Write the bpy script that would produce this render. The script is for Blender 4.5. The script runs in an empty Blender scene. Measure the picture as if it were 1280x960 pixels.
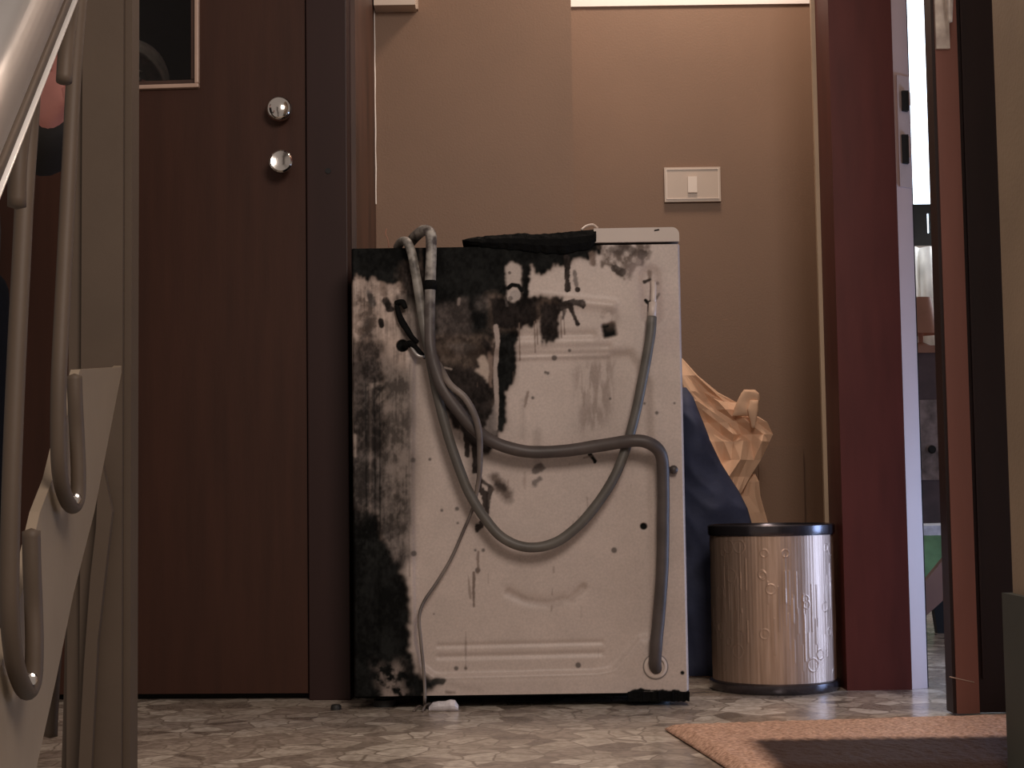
import bpy, bmesh, math, random
import numpy as np
from mathutils import Vector, Matrix, noise

random.seed(7)
S = bpy.context.scene
COL = S.collection

# ------------------------------------------------------------------ camera
F = 2000.0
CAM = Vector((0, 0, 0.374))
ROT = Matrix.Rotation(math.radians(94.0), 4, 'X') @ Matrix.Rotation(math.radians(-0.8), 4, 'Z')
cd = bpy.data.cameras.new('camera')
cd.sensor_width = 36.0
cd.lens = F / 1280 * 36
cd.clip_start = 0.05
cam = bpy.data.objects.new('camera', cd)
COL.objects.link(cam)
cam.matrix_world = Matrix.Translation(CAM) @ ROT
S.camera = cam

# ------------------------------------------------------------------ world, lights, exposure
W = bpy.data.worlds.new('world')
S.world = W
W.use_nodes = True
bg = W.node_tree.nodes['Background']
bg.inputs[0].default_value = (1.0, 0.84, 0.74, 1)
bg.inputs[1].default_value = 0.27

def area(name, loc, target, size, power, color, sy=None):
    l = bpy.data.lights.new(name, 'AREA')
    l.energy = power; l.color = color; l.size = size
    if sy: l.shape = 'RECTANGLE'; l.size_y = sy
    o = bpy.data.objects.new(name, l); COL.objects.link(o)
    o.location = loc
    o.rotation_euler = (Vector(target) - Vector(loc)).to_track_quat('-Z', 'Y').to_euler()
    return o
# lamp high in the recess, over the machine
area('recess_lamp', (0.42, 3.22, 2.12), (0.40, 3.55, 0.9), 0.22, 9.8, (1.0, 0.80, 0.66))
# stairwell light above the flight, to the right of the viewer
area('stairwell_light', (0.52, 0.3, 1.75), (-0.05, 3.0, 0.3), 0.7, 30.0, (1.0, 0.86, 0.77))
# added unseen fill for bin and jamb edge, then daylight of the far window
area('side_gap_fill', (1.66, 2.87, 0.24), (0.3, 2.95, 0.0), 0.34, 7.0, (0.42, 0.60, 1.0), 0.42)
area('window_daylight', (1.75, 5.6, 1.5), (0.9, 3.6, 0.3), 0.8, 26.0, (0.80, 0.88, 1.0), 1.4)

vs = S.view_settings
vs.view_transform = 'Standard'
vs.look = 'None'
vs.gamma = 1.0
vs.use_curve_mapping = False
vs.exposure = 0.0

# ------------------------------------------------------------------ helpers
def P(px, py, D):
    d = ROT.to_3x3() @ Vector(((px - 640) / F, (480 - py) / F, -1))
    return CAM + d * (D / d.y)

def PF(px, py):                      # where the line of sight meets the landing floor
    d = ROT.to_3x3() @ Vector(((px - 640) / F, (480 - py) / F, -1))
    return CAM + d * (-CAM.z / d.z)

def lin(c):
    return tuple(((v / 255) / 12.92 if v / 255 <= 0.04045 else ((v / 255 + 0.055) / 1.055) ** 2.4) for v in c)

def nodes_of(name):
    m = bpy.data.materials.new(name); m.use_nodes = True
    nt = m.node_tree
    return m, nt, nt.nodes['Principled BSDF']

def mat(name, color, rough=0.6, metal=0.0, var=0.12, scale=12, bump=0.0, bscale=60, stretch=(1, 1, 1), color2=None, spec=0.5, coat=0.0, fac=None):
    m, nt, b = nodes_of(name)
    N = nt.nodes; L = nt.links
    tc = N.new('ShaderNodeTexCoord'); mp = N.new('ShaderNodeMapping')
    L.new(tc.outputs['Object'], mp.inputs[0]); mp.inputs['Scale'].default_value = stretch
    n = N.new('ShaderNodeTexNoise'); n.inputs['Scale'].default_value = scale; n.inputs['Detail'].default_value = 6
    L.new(mp.outputs[0], n.inputs['Vector'])
    r = N.new('ShaderNodeValToRGB')
    lo, hi = fac or (0.3, 0.7)
    r.color_ramp.elements[0].position = lo; r.color_ramp.elements[1].position = hi
    c2 = color2 or tuple(max(0, c * (1 - var)) for c in color)
    c1 = color if color2 else tuple(min(1, c * (1 + var)) for c in color)
    r.color_ramp.elements[0].color = (*c2, 1); r.color_ramp.elements[1].color = (*c1, 1)
    L.new(n.outputs[0], r.inputs[0]); L.new(r.outputs[0], b.inputs['Base Color'])
    b.inputs['Roughness'].default_value = rough; b.inputs['Metallic'].default_value = metal
    b.inputs['Specular IOR Level'].default_value = spec
    b.inputs['Coat Weight'].default_value = coat
    if bump:
        n2 = N.new('ShaderNodeTexNoise'); n2.inputs['Scale'].default_value = bscale; n2.inputs['Detail'].default_value = 4
        L.new(mp.outputs[0], n2.inputs['Vector'])
        bp = N.new('ShaderNodeBump'); bp.inputs['Strength'].default_value = bump; bp.inputs['Distance'].default_value = 0.004
        L.new(n2.outputs[0], bp.inputs['Height']); L.new(bp.outputs[0], b.inputs['Normal'])
    return m

def emit(name, color, strength):
    m, nt, b = nodes_of(name)
    b.inputs['Base Color'].default_value = (0, 0, 0, 1)
    b.inputs['Emission Color'].default_value = (*color, 1)
    b.inputs['Emission Strength'].default_value = strength
    return m

def tag(o, label=None, cat=None, group=None, kind=None):
    if label: o['label'] = label
    if cat: o['category'] = cat
    if group: o['group'] = group
    if kind: o['kind'] = kind
    return o

def empty(name, loc, label, cat, group=None):
    o = bpy.data.objects.new(name, None); COL.objects.link(o); o.location = loc
    o.empty_display_size = 0.1
    bpy.context.view_layer.update()
    return tag(o, label, cat, group)

def link(name, me, m, parent=None, smooth=False):
    o = bpy.data.objects.new(name, me); COL.objects.link(o)
    if m: me.materials.append(m)
    if smooth:
        me.polygons.foreach_set('use_smooth', [True] * len(me.polygons))
    if parent:
        o.parent = parent
        o.matrix_parent_inverse = world_mat(parent).inverted()
    return o

def world_mat(o):
    m = Matrix.LocRotScale(o.location, o.rotation_euler, o.scale)
    return (world_mat(o.parent) @ o.matrix_parent_inverse @ m) if o.parent else m

def finish(name, bm, m, parent=None, smooth=False, bevel=0.0, seg=2):
    if bevel:
        bmesh.ops.bevel(bm, geom=[e for e in bm.edges if e.is_manifold and e.calc_face_angle(0) > 0.5], offset=bevel, segments=seg, affect='EDGES', profile=0.6)
    bmesh.ops.recalc_face_normals(bm, faces=bm.faces)
    me = bpy.data.meshes.new(name); bm.to_mesh(me); bm.free()
    return link(name, me, m, parent, smooth)

def add_box(bm, x0, x1, y0, y1, z0, z1):
    v = [bm.verts.new((x, y, z)) for x in (x0, x1) for y in (y0, y1) for z in (z0, z1)]
    for f in ((0, 1, 3, 2), (4, 6, 7, 5), (0, 4, 5, 1), (2, 3, 7, 6), (0, 2, 6, 4), (1, 5, 7, 3)):
        bm.faces.new([v[i] for i in f])

def box(name, x0, x1, y0, y1, z0, z1, m, parent=None, bevel=0.0):
    bm = bmesh.new(); add_box(bm, x0, x1, y0, y1, z0, z1)
    return finish(name, bm, m, parent, bevel=bevel)

def add_prism(bm, pts, thick):
    """pts: planar 3D outline, thick: vector to the other side"""
    a = [bm.verts.new(p) for p in pts]; b = [bm.verts.new(Vector(p) + Vector(thick)) for p in pts]
    n = len(pts)
    bm.faces.new(a); bm.faces.new(list(reversed(b)))
    for i in range(n):
        bm.faces.new([a[i], b[i], b[(i + 1) % n], a[(i + 1) % n]])

def catmull(pts, sub=8):
    pts = [Vector(p) for p in pts]
    out = []
    Q = [pts[0] * 2 - pts[1]] + pts + [pts[-1] * 2 - pts[-2]]
    for i in range(1, len(Q) - 2):
        p0, p1, p2, p3 = Q[i - 1:i + 3]
        for k in range(sub):
            t = k / sub
            out.append(0.5 * ((2 * p1) + (-p0 + p2) * t + (2 * p0 - 5 * p1 + 4 * p2 - p3) * t * t + (-p0 + 3 * p1 - 3 * p2 + p3) * t ** 3))
    out.append(pts[-1])
    return out

def add_tube(bm, pts, rad, sides=14, sub=8, squash=None, wob=0.0):
    c = catmull(pts, sub) if sub > 1 else [Vector(p) for p in pts]
    n = len(c)
    if not callable(rad):
        if isinstance(rad, (list, tuple)):
            rr = list(rad); rad = lambda t: rr[min(int(t * (len(rr) - 1)), len(rr) - 2)] * (1 - (t * (len(rr) - 1)) % 1) + rr[min(int(t * (len(rr) - 1)) + 1, len(rr) - 1)] * ((t * (len(rr) - 1)) % 1) if t < 1 else rr[-1]
        else:
            r0 = rad; rad = lambda t: r0
    T = [(c[min(i + 1, n - 1)] - c[max(i - 1, 0)]).normalized() for i in range(n)]
    up = Vector((0, 1, 0)) if abs(T[0].y) < 0.9 else Vector((1, 0, 0))
    u = (up - T[0] * up.dot(T[0])).normalized()
    rings = []
    for i in range(n):
        u = (u - T[i] * u.dot(T[i])).normalized(); v = T[i].cross(u)
        r = rad(i / (n - 1))
        ring = []
        for k in range(sides):
            a = 2 * math.pi * k / sides
            w = 1 + (wob * noise.noise(c[i] * 40 + Vector((math.cos(a), math.sin(a), 0)) * .6) if wob else 0)
            ring.append(bm.verts.new(c[i] + (u * math.cos(a) + v * math.sin(a)) * r * w))
        rings.append(ring)
    for i in range(n - 1):
        for k in range(sides):
            bm.faces.new([rings[i][k], rings[i][(k + 1) % sides], rings[i + 1][(k + 1) % sides], rings[i + 1][k]])
    for ring, tt, s in ((rings[0], T[0], -1), (rings[-1], T[-1], 1)):
        ctr = sum((q.co for q in ring), Vector()) / sides
        r = (ring[0].co - ctr).length
        cap = bm.verts.new(ctr + tt * s * r * 0.35)
        for k in range(sides):
            bm.faces.new([ring[k], ring[(k + 1) % sides], cap])

def tube(name, pts, rad, m, parent=None, **kw):
    bm = bmesh.new(); add_tube(bm, pts, rad, **kw)
    return finish(name, bm, m, parent, smooth=True)

def add_lathe(bm, origin, axis, prof, n=40):
    """prof: (radius, height) pairs along axis"""
    axis = Vector(axis).normalized()
    a = Vector((0, 0, 1)) if abs(axis.z) < .9 else Vector((1, 0, 0))
    u = (a - axis * a.dot(axis)).normalized(); v = axis.cross(u)
    rings = []
    for r, h in prof:
        if r < 1e-6:
            rings.append([bm.verts.new(Vector(origin) + axis * h)])
        else:
            rings.append([bm.verts.new(Vector(origin) + axis * h + (u * math.cos(2 * math.pi * k / n) + v * math.sin(2 * math.pi * k / n)) * r) for k in range(n)])
    for A, B in zip(rings, rings[1:]):
        for k in range(n):
            k2 = (k + 1) % n
            if len(A) == 1 and len(B) == 1: continue
            if len(A) == 1: bm.faces.new([A[0], B[k2], B[k]])
            elif len(B) == 1: bm.faces.new([A[k], A[k2], B[0]])
            else: bm.faces.new([A[k], A[k2], B[k2], B[k]])

def lathe(name, origin, axis, prof, m, parent=None, n=40):
    bm = bmesh.new(); add_lathe(bm, origin, axis, prof, n)
    o = finish(name, bm, m, parent, smooth=True)
    md = o.modifiers.new('edge', 'EDGE_SPLIT'); md.split_angle = math.radians(40)
    return o

# ------------------------------------------------------------------ materials
M = {}
M['wall'] = mat('ochre_brown_wall_paint', (0.222, 0.133, 0.083), 0.55, var=0.05, scale=5, bump=0.12, bscale=220)
M['wall_white'] = mat('white_wall_paint', (0.93, 0.88, 0.83), 0.6, var=0.02)
M['wall_grey'] = mat('olive_grey_wall_paint', (0.34, 0.245, 0.165), 0.6, var=0.12, scale=6, bump=0.15, bscale=160)
M['wood'] = mat('dark_stained_door_wood', (0.050, 0.0185, 0.0105), 0.5, var=0.14, scale=7, stretch=(6, 6, .5), bump=0.04, spec=.3)
M['wood_frame'] = mat('dark_door_frame_wood', (0.030, 0.0125, 0.0105), 0.5, spec=.3, var=0.08, scale=6, stretch=(4, 4, .5))
M['wood_gap'] = mat('gap_shade_black', (0.008, 0.005, 0.004), 0.8)
M['wood_trim'] = mat('brown_corner_trim', (0.075, 0.034, 0.022), 0.5, var=0.35, scale=5, stretch=(3, 3, 1))
M['bead'] = mat('worn_light_wood_bead', (0.52, 0.36, 0.28), 0.35, var=0.1)
M['red_wood'] = mat('mahogany_red_wood', (0.105, 0.024, 0.019), 0.5, spec=.25, var=0.16, scale=9, stretch=(3, 3, .5), bump=0.03)
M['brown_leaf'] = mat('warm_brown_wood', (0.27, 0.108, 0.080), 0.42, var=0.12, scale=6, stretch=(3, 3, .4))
M['dark_leaf'] = mat('near_black_wood_and_shade', (0.022, 0.008, 0.007), 0.5, var=0.2, scale=6, stretch=(3, 3, .4))
M['cream'] = mat('cream_painted_edge', (0.60, 0.44, 0.405), 0.5, var=0.04, scale=8, bump=.05)
M['strike'] = mat('dull_strike_metal', (0.56, 0.43, 0.40), 0.45, metal=0.1, var=0.08)
M['black'] = mat('black_void', (0.004, 0.0035, 0.0035), 0.7)
M['chrome'] = mat('polished_chrome', (0.72, 0.68, 0.64), 0.13, metal=1.0, var=0.05, scale=20)
M['nickel'] = mat('bright_nickel', (0.85, 0.70, 0.62), 0.4, metal=0.35, var=0.3, scale=40)
M['strip_metal'] = mat('bright_strip_metal', (0.92, 0.88, 0.84), 0.3, metal=0.35, var=0.04)
M['satin'] = mat('satin_grey_rail_metal', (0.50, 0.475, 0.455), 0.33, metal=0.6, var=0.05, scale=14, bump=.03)
M['paintmetal'] = mat('taupe_painted_steel', (0.086, 0.060, 0.041), 0.6, spec=.35, var=0.07, scale=10, bump=0.06, bscale=90)
M['hose'] = mat('grey_hose_rubber', (0.070, 0.055, 0.050), 0.5, var=0.25, scale=30, bump=.08)
M['hose_light'] = mat('sooty_grey_hose_rubber', (0.125, 0.112, 0.095), 0.5, var=0.25, scale=18, color2=(0.07, 0.062, 0.055), bump=.08)
M['cord'] = mat('scorched_grey_cord', (0.22, 0.18, 0.155), 0.5, color2=(0.07, 0.055, 0.05), scale=14)
M['char'] = mat('charred_plastic', (0.007, 0.007, 0.0068), 0.8, spec=.08, color2=(0.004, 0.004, 0.004), scale=40, bump=0.9, bscale=90)
M['enamel'] = mat('white_appliance_enamel', (0.60, 0.50, 0.44), 0.35, var=0.05, scale=10)
M['lid_enamel'] = mat('aged_lid_enamel', (0.42, 0.335, 0.28), 0.35, var=0.05, scale=10)
M['galv'] = mat('dull_galvanised_steel', (0.20, 0.17, 0.15), 0.45, var=0.3)
M['plate'] = mat('ivory_switch_plastic', (0.47, 0.37, 0.29), 0.35, var=0.03)
M['plate2'] = mat('white_switch_plastic', (0.66, 0.56, 0.47), 0.3, var=0.02)
M['rim'] = mat('dark_metal_rim', (0.10, 0.09, 0.10), 0.22, metal=0.8, var=0.1)
M['paper'] = mat('brown_kraft_paper', (0.86, 0.56, 0.37), 0.8, var=0.14, scale=9, bump=.2, bscale=30)
M['blue'] = mat('navy_blue_fabric', (0.045, 0.055, 0.11), 0.75, var=0.25, scale=20, bump=.3, bscale=60)
M['skin'] = mat('skin', (0.62, 0.26, 0.22), 0.5, var=0.08, scale=20)
M['cloth_black'] = mat('black_jacket_cloth', (0.022, 0.020, 0.018), 0.85, var=0.2, bump=.2)
M['cloth_navy'] = mat('dark_navy_cloth', (0.006, 0.007, 0.010), 0.9, spec=.1, var=0.2)
M['grey_hair'] = mat('grey_hair', (0.50, 0.43, 0.37), 0.7, var=0.2, scale=60)
M['green_base'] = mat('dark_green_baseboard', (0.055, 0.06, 0.048), 0.55, var=0.08)
M['plug'] = mat('soiled_white_plastic', (0.60, 0.56, 0.58), 0.4, var=0.25, scale=50)
M['rubber'] = mat('black_rubber', (0.012, 0.011, 0.010), 0.6)
M['tan_wood'] = mat('tan_wood', (0.30, 0.14, 0.09), 0.5)
M['curtain'] = mat('white_curtain', (0.75, 0.70, 0.62), 0.8, var=0.15, scale=18)
M['green_cloth'] = mat('green_leafy_cloth', (0.24, 0.50, 0.28), 0.7, var=0.3, scale=15)
M['inner_wall'] = mat('inner_room_wall', (0.42, 0.36, 0.33), 0.7)
M['blue_glow'] = emit('bluish_side_glow', (.38, .58, 1), 1.5)
M['sky'] = emit('bright_overcast_sky', (.72, .86, 1), 3.6)

# ash on the top loops of both hoses, where the fire was
for key in ('hose', 'hose_light'):
    nt = M[key].node_tree; N = nt.nodes; L = nt.links; b = N['Principled BSDF']
    old = b.inputs['Base Color'].links[0].from_socket
    g_ = N.new('ShaderNodeNewGeometry'); sp3 = N.new('ShaderNodeSeparateXYZ'); L.new(g_.outputs['Position'], sp3.inputs[0])
    mr = N.new('ShaderNodeMapRange'); mr.inputs['From Min'].default_value = .66; mr.inputs['From Max'].default_value = .80
    L.new(sp3.outputs['Z'], mr.inputs[0])
    an = N.new('ShaderNodeTexNoise'); an.inputs['Scale'].default_value = 45; an.inputs['Detail'].default_value = 5; L.new(g_.outputs['Position'], an.inputs['Vector'])
    ar = N.new('ShaderNodeMapRange'); ar.inputs['From Min'].default_value = .38; ar.inputs['From Max'].default_value = .62; L.new(an.outputs[0], ar.inputs[0])
    mu_ = N.new('ShaderNodeMath'); mu_.operation = 'MULTIPLY'; L.new(mr.outputs[0], mu_.inputs[0]); L.new(ar.outputs[0], mu_.inputs[1])
    mc = N.new('ShaderNodeMixRGB'); L.new(mu_.outputs[0], mc.inputs[0]); L.new(old, mc.inputs[1]); mc.inputs[2].default_value = (.40, .37, .33, 1)
    L.new(mc.outputs[0], b.inputs['Base Color'])

# floor of irregular marble pieces
m, nt, b = nodes_of('crazy_paving_marble')
N = nt.nodes; L = nt.links
tc = N.new('ShaderNodeTexCoord')
nz = N.new('ShaderNodeTexNoise'); nz.inputs['Scale'].default_value = 9; nz.inputs['Detail'].default_value = 3
L.new(tc.outputs['Object'], nz.inputs['Vector'])
vm = N.new('ShaderNodeVectorMath'); vm.operation = 'MULTIPLY_ADD'
vm.inputs[1].default_value = (0.05, 0.05, 0); L.new(nz.outputs['Color'], vm.inputs[0]); L.new(tc.outputs['Object'], vm.inputs[2])
v1 = N.new('ShaderNodeTexVoronoi'); v1.inputs['Scale'].default_value = 19; L.new(vm.outputs[0], v1.inputs['Vector'])
v2 = N.new('ShaderNodeTexVoronoi'); v2.feature = 'DISTANCE_TO_EDGE'; v2.inputs['Scale'].default_value = 19; L.new(vm.outputs[0], v2.inputs['Vector'])
bw = N.new('ShaderNodeRGBToBW'); L.new(v1.outputs['Color'], bw.inputs[0])
r1 = N.new('ShaderNodeValToRGB')
els = r1.color_ramp.elements
els[0].position = 0.12; els[0].color = (0.27, 0.215, 0.175, 1)
els[1].position = 0.95; els[1].color = (0.90, 0.79, 0.67, 1)
e = els.new(0.35); e.color = (0.48, 0.39, 0.32, 1)
e = els.new(0.62); e.color = (0.66, 0.56, 0.46, 1)
L.new(bw.outputs[0], r1.inputs[0])
nf = N.new('ShaderNodeTexNoise'); nf.inputs['Scale'].default_value = 40; nf.inputs['Detail'].default_value = 8; nf.inputs['Distortion'].default_value = 1.5
L.new(tc.outputs['Object'], nf.inputs['Vector'])
rv = N.new('ShaderNodeValToRGB'); rv.color_ramp.elements[0].position = .35; rv.color_ramp.elements[1].position = .62
rv.color_ramp.elements[0].color = (.5, .48, .46, 1); rv.color_ramp.elements[1].color = (1, 1, 1, 1)
L.new(nf.outputs[0], rv.inputs[0])
mx = N.new('ShaderNodeMixRGB'); mx.blend_type = 'MULTIPLY'; mx.inputs[0].default_value = .8
L.new(r1.outputs[0], mx.inputs[1]); L.new(rv.outputs[0], mx.inputs[2])
re = N.new('ShaderNodeValToRGB'); re.color_ramp.elements[0].position = .01; re.color_ramp.elements[1].position = .045
L.new(v2.outputs['Distance'], re.inputs[0])
mx2 = N.new('ShaderNodeMixRGB'); L.new(re.outputs[0], mx2.inputs[0]); mx2.inputs[1].default_value = (.30, .24, .19, 1)
L.new(mx.outputs[0], mx2.inputs[2]); L.new(mx2.outputs[0], b.inputs['Base Color'])
b.inputs['Roughness'].default_value = 0.22
M['floor'] = m

# ------------------------------------------------------------------ the room
EDGE = 2.13
fl = box('floor', -2.4, 2.6, EDGE, 7.0, -0.20, 0.0, M['floor']); tag(fl, kind='structure')

DL = 3.02                         # plane of the left door
zt = 2.7
# left door wall, slightly turned
pR = P(386, 600, DL); pJ = P(439, 600, DL + .01); pC = P(451, 600, 3.10)
yaw = math.radians(-4.0)
def door_space(o, pivot):
    o.matrix_world = Matrix.Translation(pivot) @ Matrix.Rotation(yaw, 4, 'Z') @ Matrix.Translation(-pivot)
piv = Vector((pR.x, DL, 0))

def xform(bm):
    bmesh.ops.transform(bm, matrix=Matrix.Translation(piv) @ Matrix.Rotation(yaw, 4, 'Z') @ Matrix.Translation(-piv), verts=bm.verts)
TR = Matrix.Translation(piv) @ Matrix.Rotation(yaw, 4, 'Z') @ Matrix.Translation(-piv)

door1 = bpy.data.objects.new('door_1', None); COL.objects.link(door1); door1.location = (piv.x - .42, DL, 0)
tag(door1, kind='structure')
# leaf with a window opening
wl, wr = P(40, 60, DL).x, P(243, 60, DL).x
wb = P(206, 104, DL).z; wt = wb + 0.75
xl = piv.x - 0.90
bm = bmesh.new()
y0, y1 = DL, DL + .045
xr = piv.x - .003
add_box(bm, xl, wl, y0, y1, .012, 2.1)
add_box(bm, wr, xr, y0, y1, .012, 2.1)
add_box(bm, wl, wr, y0, y1, .012, wb)
add_box(bm, wl, wr, y0, y1, wt, 2.1)
xform(bm); finish('door_leaf', bm, M['wood'], door1)
# window bead: light front edge and sloped inner face
bm = bmesh.new()
def ring_frame(bm, x0, x1, z0, z1, w, ya, yb):
    add_box(bm, x0, x1, ya, yb, z0, z0 + w); add_box(bm, x0, x1, ya, yb, z1 - w, z1)
    add_box(bm, x0, x0 + w, ya, yb, z0 + w, z1 - w); add_box(bm, x1 - w, x1, ya, yb, z0 + w, z1 - w)
ring_frame(bm, wl - .007, wr + .007, wb - .007, wt + .007, .008, DL - .010, DL + .004)
xform(bm); finish('window_bead', bm, M['bead'], door1, bevel=.002)
bm = bmesh.new()
ring_frame(bm, wl, wr, wb, wt, .012, DL + .004, DL + .040)
xform(bm); finish('window_rebate', bm, M['wood_trim'], door1, bevel=.002)
g, nt, bb = nodes_of('dark_door_glass')
bb.inputs['Base Color'].default_value = (.55, .55, .55, 1); bb.inputs['Roughness'].default_value = .04
bb.inputs['Transmission Weight'].default_value = 1.0; bb.inputs['IOR'].default_value = 1.25
bm = bmesh.new(); add_box(bm, wl + .006, wr - .006, DL + .020, DL + .025, wb + .006, wt - .006)
xform(bm); finish('glass_pane', bm, g, door1)
# frame post at the right of the leaf, with shadow joint
bm = bmesh.new(); add_box(bm, piv.x + .001, pJ.x, DL - .012, DL + .09, 0, 2.25)
add_box(bm, xl - .08, xl - .004, DL - .012, DL + .09, 0, 2.25); add_box(bm, xl - .004, piv.x + .001, DL - .012, DL + .09, 2.11, 2.25)
xform(bm); finish('door_frame', bm, M['wood_frame'], door1, bevel=.002)
bm = bmesh.new(); add_box(bm, xl, piv.x, DL + .03, DL + .06, .0, .012); xform(bm); finish('gap_shade', bm, M['wood_gap'], door1)  # near-black strip put in for the shadow line under the leaf
# two round knobs
def knob(px, py, r, prof, name='door_knob'):
    p = P(px, py, DL)
    return lathe(name, p, (math.sin(yaw) * -1, -math.cos(yaw), 0), [(a * r, b_ * r) for a, b_ in prof], M['chrome'], door1, n=36)
k1 = knob(350, 139, .0245, [(.55, 0), (.55, .5), (.95, .62), (1.0, .85), (.93, 1.08), (.70, 1.27), (.3, 1.36), (0, 1.38)])
k2 = knob(353, 207, .0215, [(.6, 0), (.6, 1.1), (.9, 1.3), (1.0, 1.55), (1.0, 1.9), (.86, 2.05), (.45, 2.0), (0, 1.96)])
hp = TR @ P(411, 214, DL - .0125)
lathe('screw_hole', hp, (0, -1, 0), [(.0055, -.004), (.0055, .0012), (0, .0012)], M['black'], door1, n=16)

# wall around / beyond the left door
box('wall_left', -2.4, xl - .07, DL + .04, DL + .14, 0, zt, M['wood_frame'])['kind'] = 'structure'
box('trim_1', pJ.x - .004, pC.x, 3.05, 3.50, 0, zt, M['wood_trim'])['kind'] = 'structure'
xc = P(716, 150, 3.50).x
box('wall_back', pC.x - .03, xc, 3.50, 3.68, 0, zt, M['wall'])['kind'] = 'structure'
x1 = .74
zb = P(870, 7, 3.65).z
box('wall_recess', xc - .02, x1 + .02, 3.65, 3.75, 0, zb, M['wall'])['kind'] = 'structure'
box('wall_upper', xc - .02, x1 + .02, 3.645, 3.75, zb, zt, M['wall_white'])['kind'] = 'structure'
# thin worn plaster edge beside the brown trim
bm = bmesh.new()
ex = pC.x + .0005
add_tube(bm, [(ex + .001 * random.uniform(-1, 1), 3.493, 1.02 + .04 * i) for i in range(12)], .0022, sides=6, sub=2)
finish('trim_2', bm, M['wall_white'])['kind'] = 'structure'
# flush hatch in the recess wall
hx0, hx1 = P(948, 600, 3.65).x, P(1004, 600, 3.65).x
hz1 = P(975, 557, 3.65).z
hatch = empty('wall_hatch', ((hx0 + hx1) / 2, 3.645, 0), 'flush painted access hatch low in the brown wall behind the bin', 'hatch')
box('hatch_cover', hx0, hx1, 3.641, 3.6495, .12, hz1, M['wall'], hatch, bevel=.002)

# right hand side: recess return strip, mahogany jamb, cream edge with strike plate
DJ = 3.04
a0, a1 = P(1026, 400, 3.2).x, P(1043, 400, 3.12).x
box('wall_return', .725, .80, DJ + .13, 3.66, 0, zt, M['wall'])['kind'] = 'structure'
M['wall_strip'] = mat('pale_corner_bead_paint', (0.50, 0.36, 0.235), 0.55, var=.06)
bx = P(1021, 300, 3.175).x
box('trim_3', bx, bx + .0125, DJ + .130, DJ + .142, .22, zt, M['wall_strip'])['kind'] = 'structure'
box('trim_4', bx + .0125, .73, DJ + .130, DJ + .140, 0, zt, M['wood_trim'])['kind'] = 'structure'
door2 = bpy.data.objects.new('door_2', None); COL.objects.link(door2); door2.location = (P(1190, 600, 2.7).x, 2.70, 0)
tag(door2, kind='structure')
jx0, jx1 = P(1046, 400, DJ).x, P(1126, 400, DJ).x
ex1 = P(1150, 400, DJ).x
jamb = box('door_jamb', jx0, jx1, DJ, DJ + .13, 0, 2.35, M['red_wood'], door2, bevel=.002)
bm = bmesh.new()
add_prism(bm, [(jx1, DJ + .006, 0), (ex1, DJ + .030, 0), (ex1, DJ + .13, 0), (jx1, DJ + .13, 0)], (0, 0, 2.35))
edge = finish('jamb_edge', bm, M['cream'], door2, bevel=.001)
box('edge_seal', ex1, ex1 + .003, DJ + .034, DJ + .13, 0, 2.35, M['black'], door2)
# strike plate with two openings
sz0, sz1 = P(1130, 232, DJ).z, P(1130, 92, DJ).z
sx0, sx1 = P(1121, 150, DJ).x + .004, P(1143, 150, DJ).x - .001
bm = bmesh.new()
add_prism(bm, [(sx0, DJ + .006, sz0), (sx1, DJ + .026, sz0), (sx1, DJ + .032, sz0), (sx0, DJ + .012, sz0)], (0, 0, sz1 - sz0))
sp = finish('strike_plate', bm, M['strike'], door2, bevel=.001)
for (pa, pb) in ((112, 137), (167, 203)):
    za, zb_ = P(1130, pb, DJ).z, P(1130, pa, DJ).z
    xm = P(1133, (pa + pb) / 2, DJ).x
    bm = bmesh.new(); add_box(bm, xm - .0065, xm + .0065, DJ + .007, DJ + .022, za, zb_)
    finish('strike_opening', bm, M['black'], sp, bevel=.003)
    box('latch_lip', xm + .0065, xm + .0095, DJ + .006, DJ + .022, za + .01, zb_ - .004, M['strike'], sp, bevel=.001)

# open leaf nearer the viewer
DR = 2.68
l0, l1, l2, l3 = [P(x, 450, DR).x for x in (1166, 1182, 1210, 1262)]
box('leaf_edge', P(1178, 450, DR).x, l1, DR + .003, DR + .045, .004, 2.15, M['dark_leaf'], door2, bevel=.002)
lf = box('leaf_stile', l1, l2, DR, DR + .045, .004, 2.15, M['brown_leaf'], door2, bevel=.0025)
box('shaded_leaf_panel', l2, l3 + .35, DR + .010, DR + .040, .004, 2.15, M['dark_leaf'], door2)  # near-black colour stands in for shade on the leaf beside the stile
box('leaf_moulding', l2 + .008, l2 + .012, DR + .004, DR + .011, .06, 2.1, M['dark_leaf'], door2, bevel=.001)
# scratch line at the foot of the stile
pa, pb = P(1187, 846, DR - .001), P(1218, 853, DR - .001)
tube('scratch', [(pa.x, DR - .0004, pa.z), (pb.x, DR - .0004, pb.z)], .0010, M['bead'], lf, sides=6, sub=2)
# lever handle seen at the top
hb = P(1176, 20, DR)
bm = bmesh.new(); add_box(bm, hb.x - .011, hb.x + .012, DR - .007, DR, P(1178, 62, DR).z, hb.z + .20)
hpl = finish('handle_plate', bm, M['nickel'], lf, bevel=.003)
tube('handle', [(hb.x, DR - .006, hb.z + .10), (hb.x, DR - .04, hb.z + .09), (hb.x + .001, DR - .05, hb.z + .02), (hb.x + .002, DR - .048, hb.z - .025)],
     [.006, .007, .007, .004], M['nickel'], hpl, sides=12)

# near wall corner and its baseboard on the right
DW = 2.10
wx = P(1253, 370, DW).x
box('wall_right', wx, wx + .5, 1.0, DW, -1.0, zt, M['wall_grey'])['kind'] = 'structure'
gx = P(1263, 850, DW - .012).x
box('baseboard_right', gx, wx + .4, 1.0, DW + .012, -1.0, P(1270, 742, DW - .01).z, M['green_base'])['kind'] = 'structure'

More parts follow.
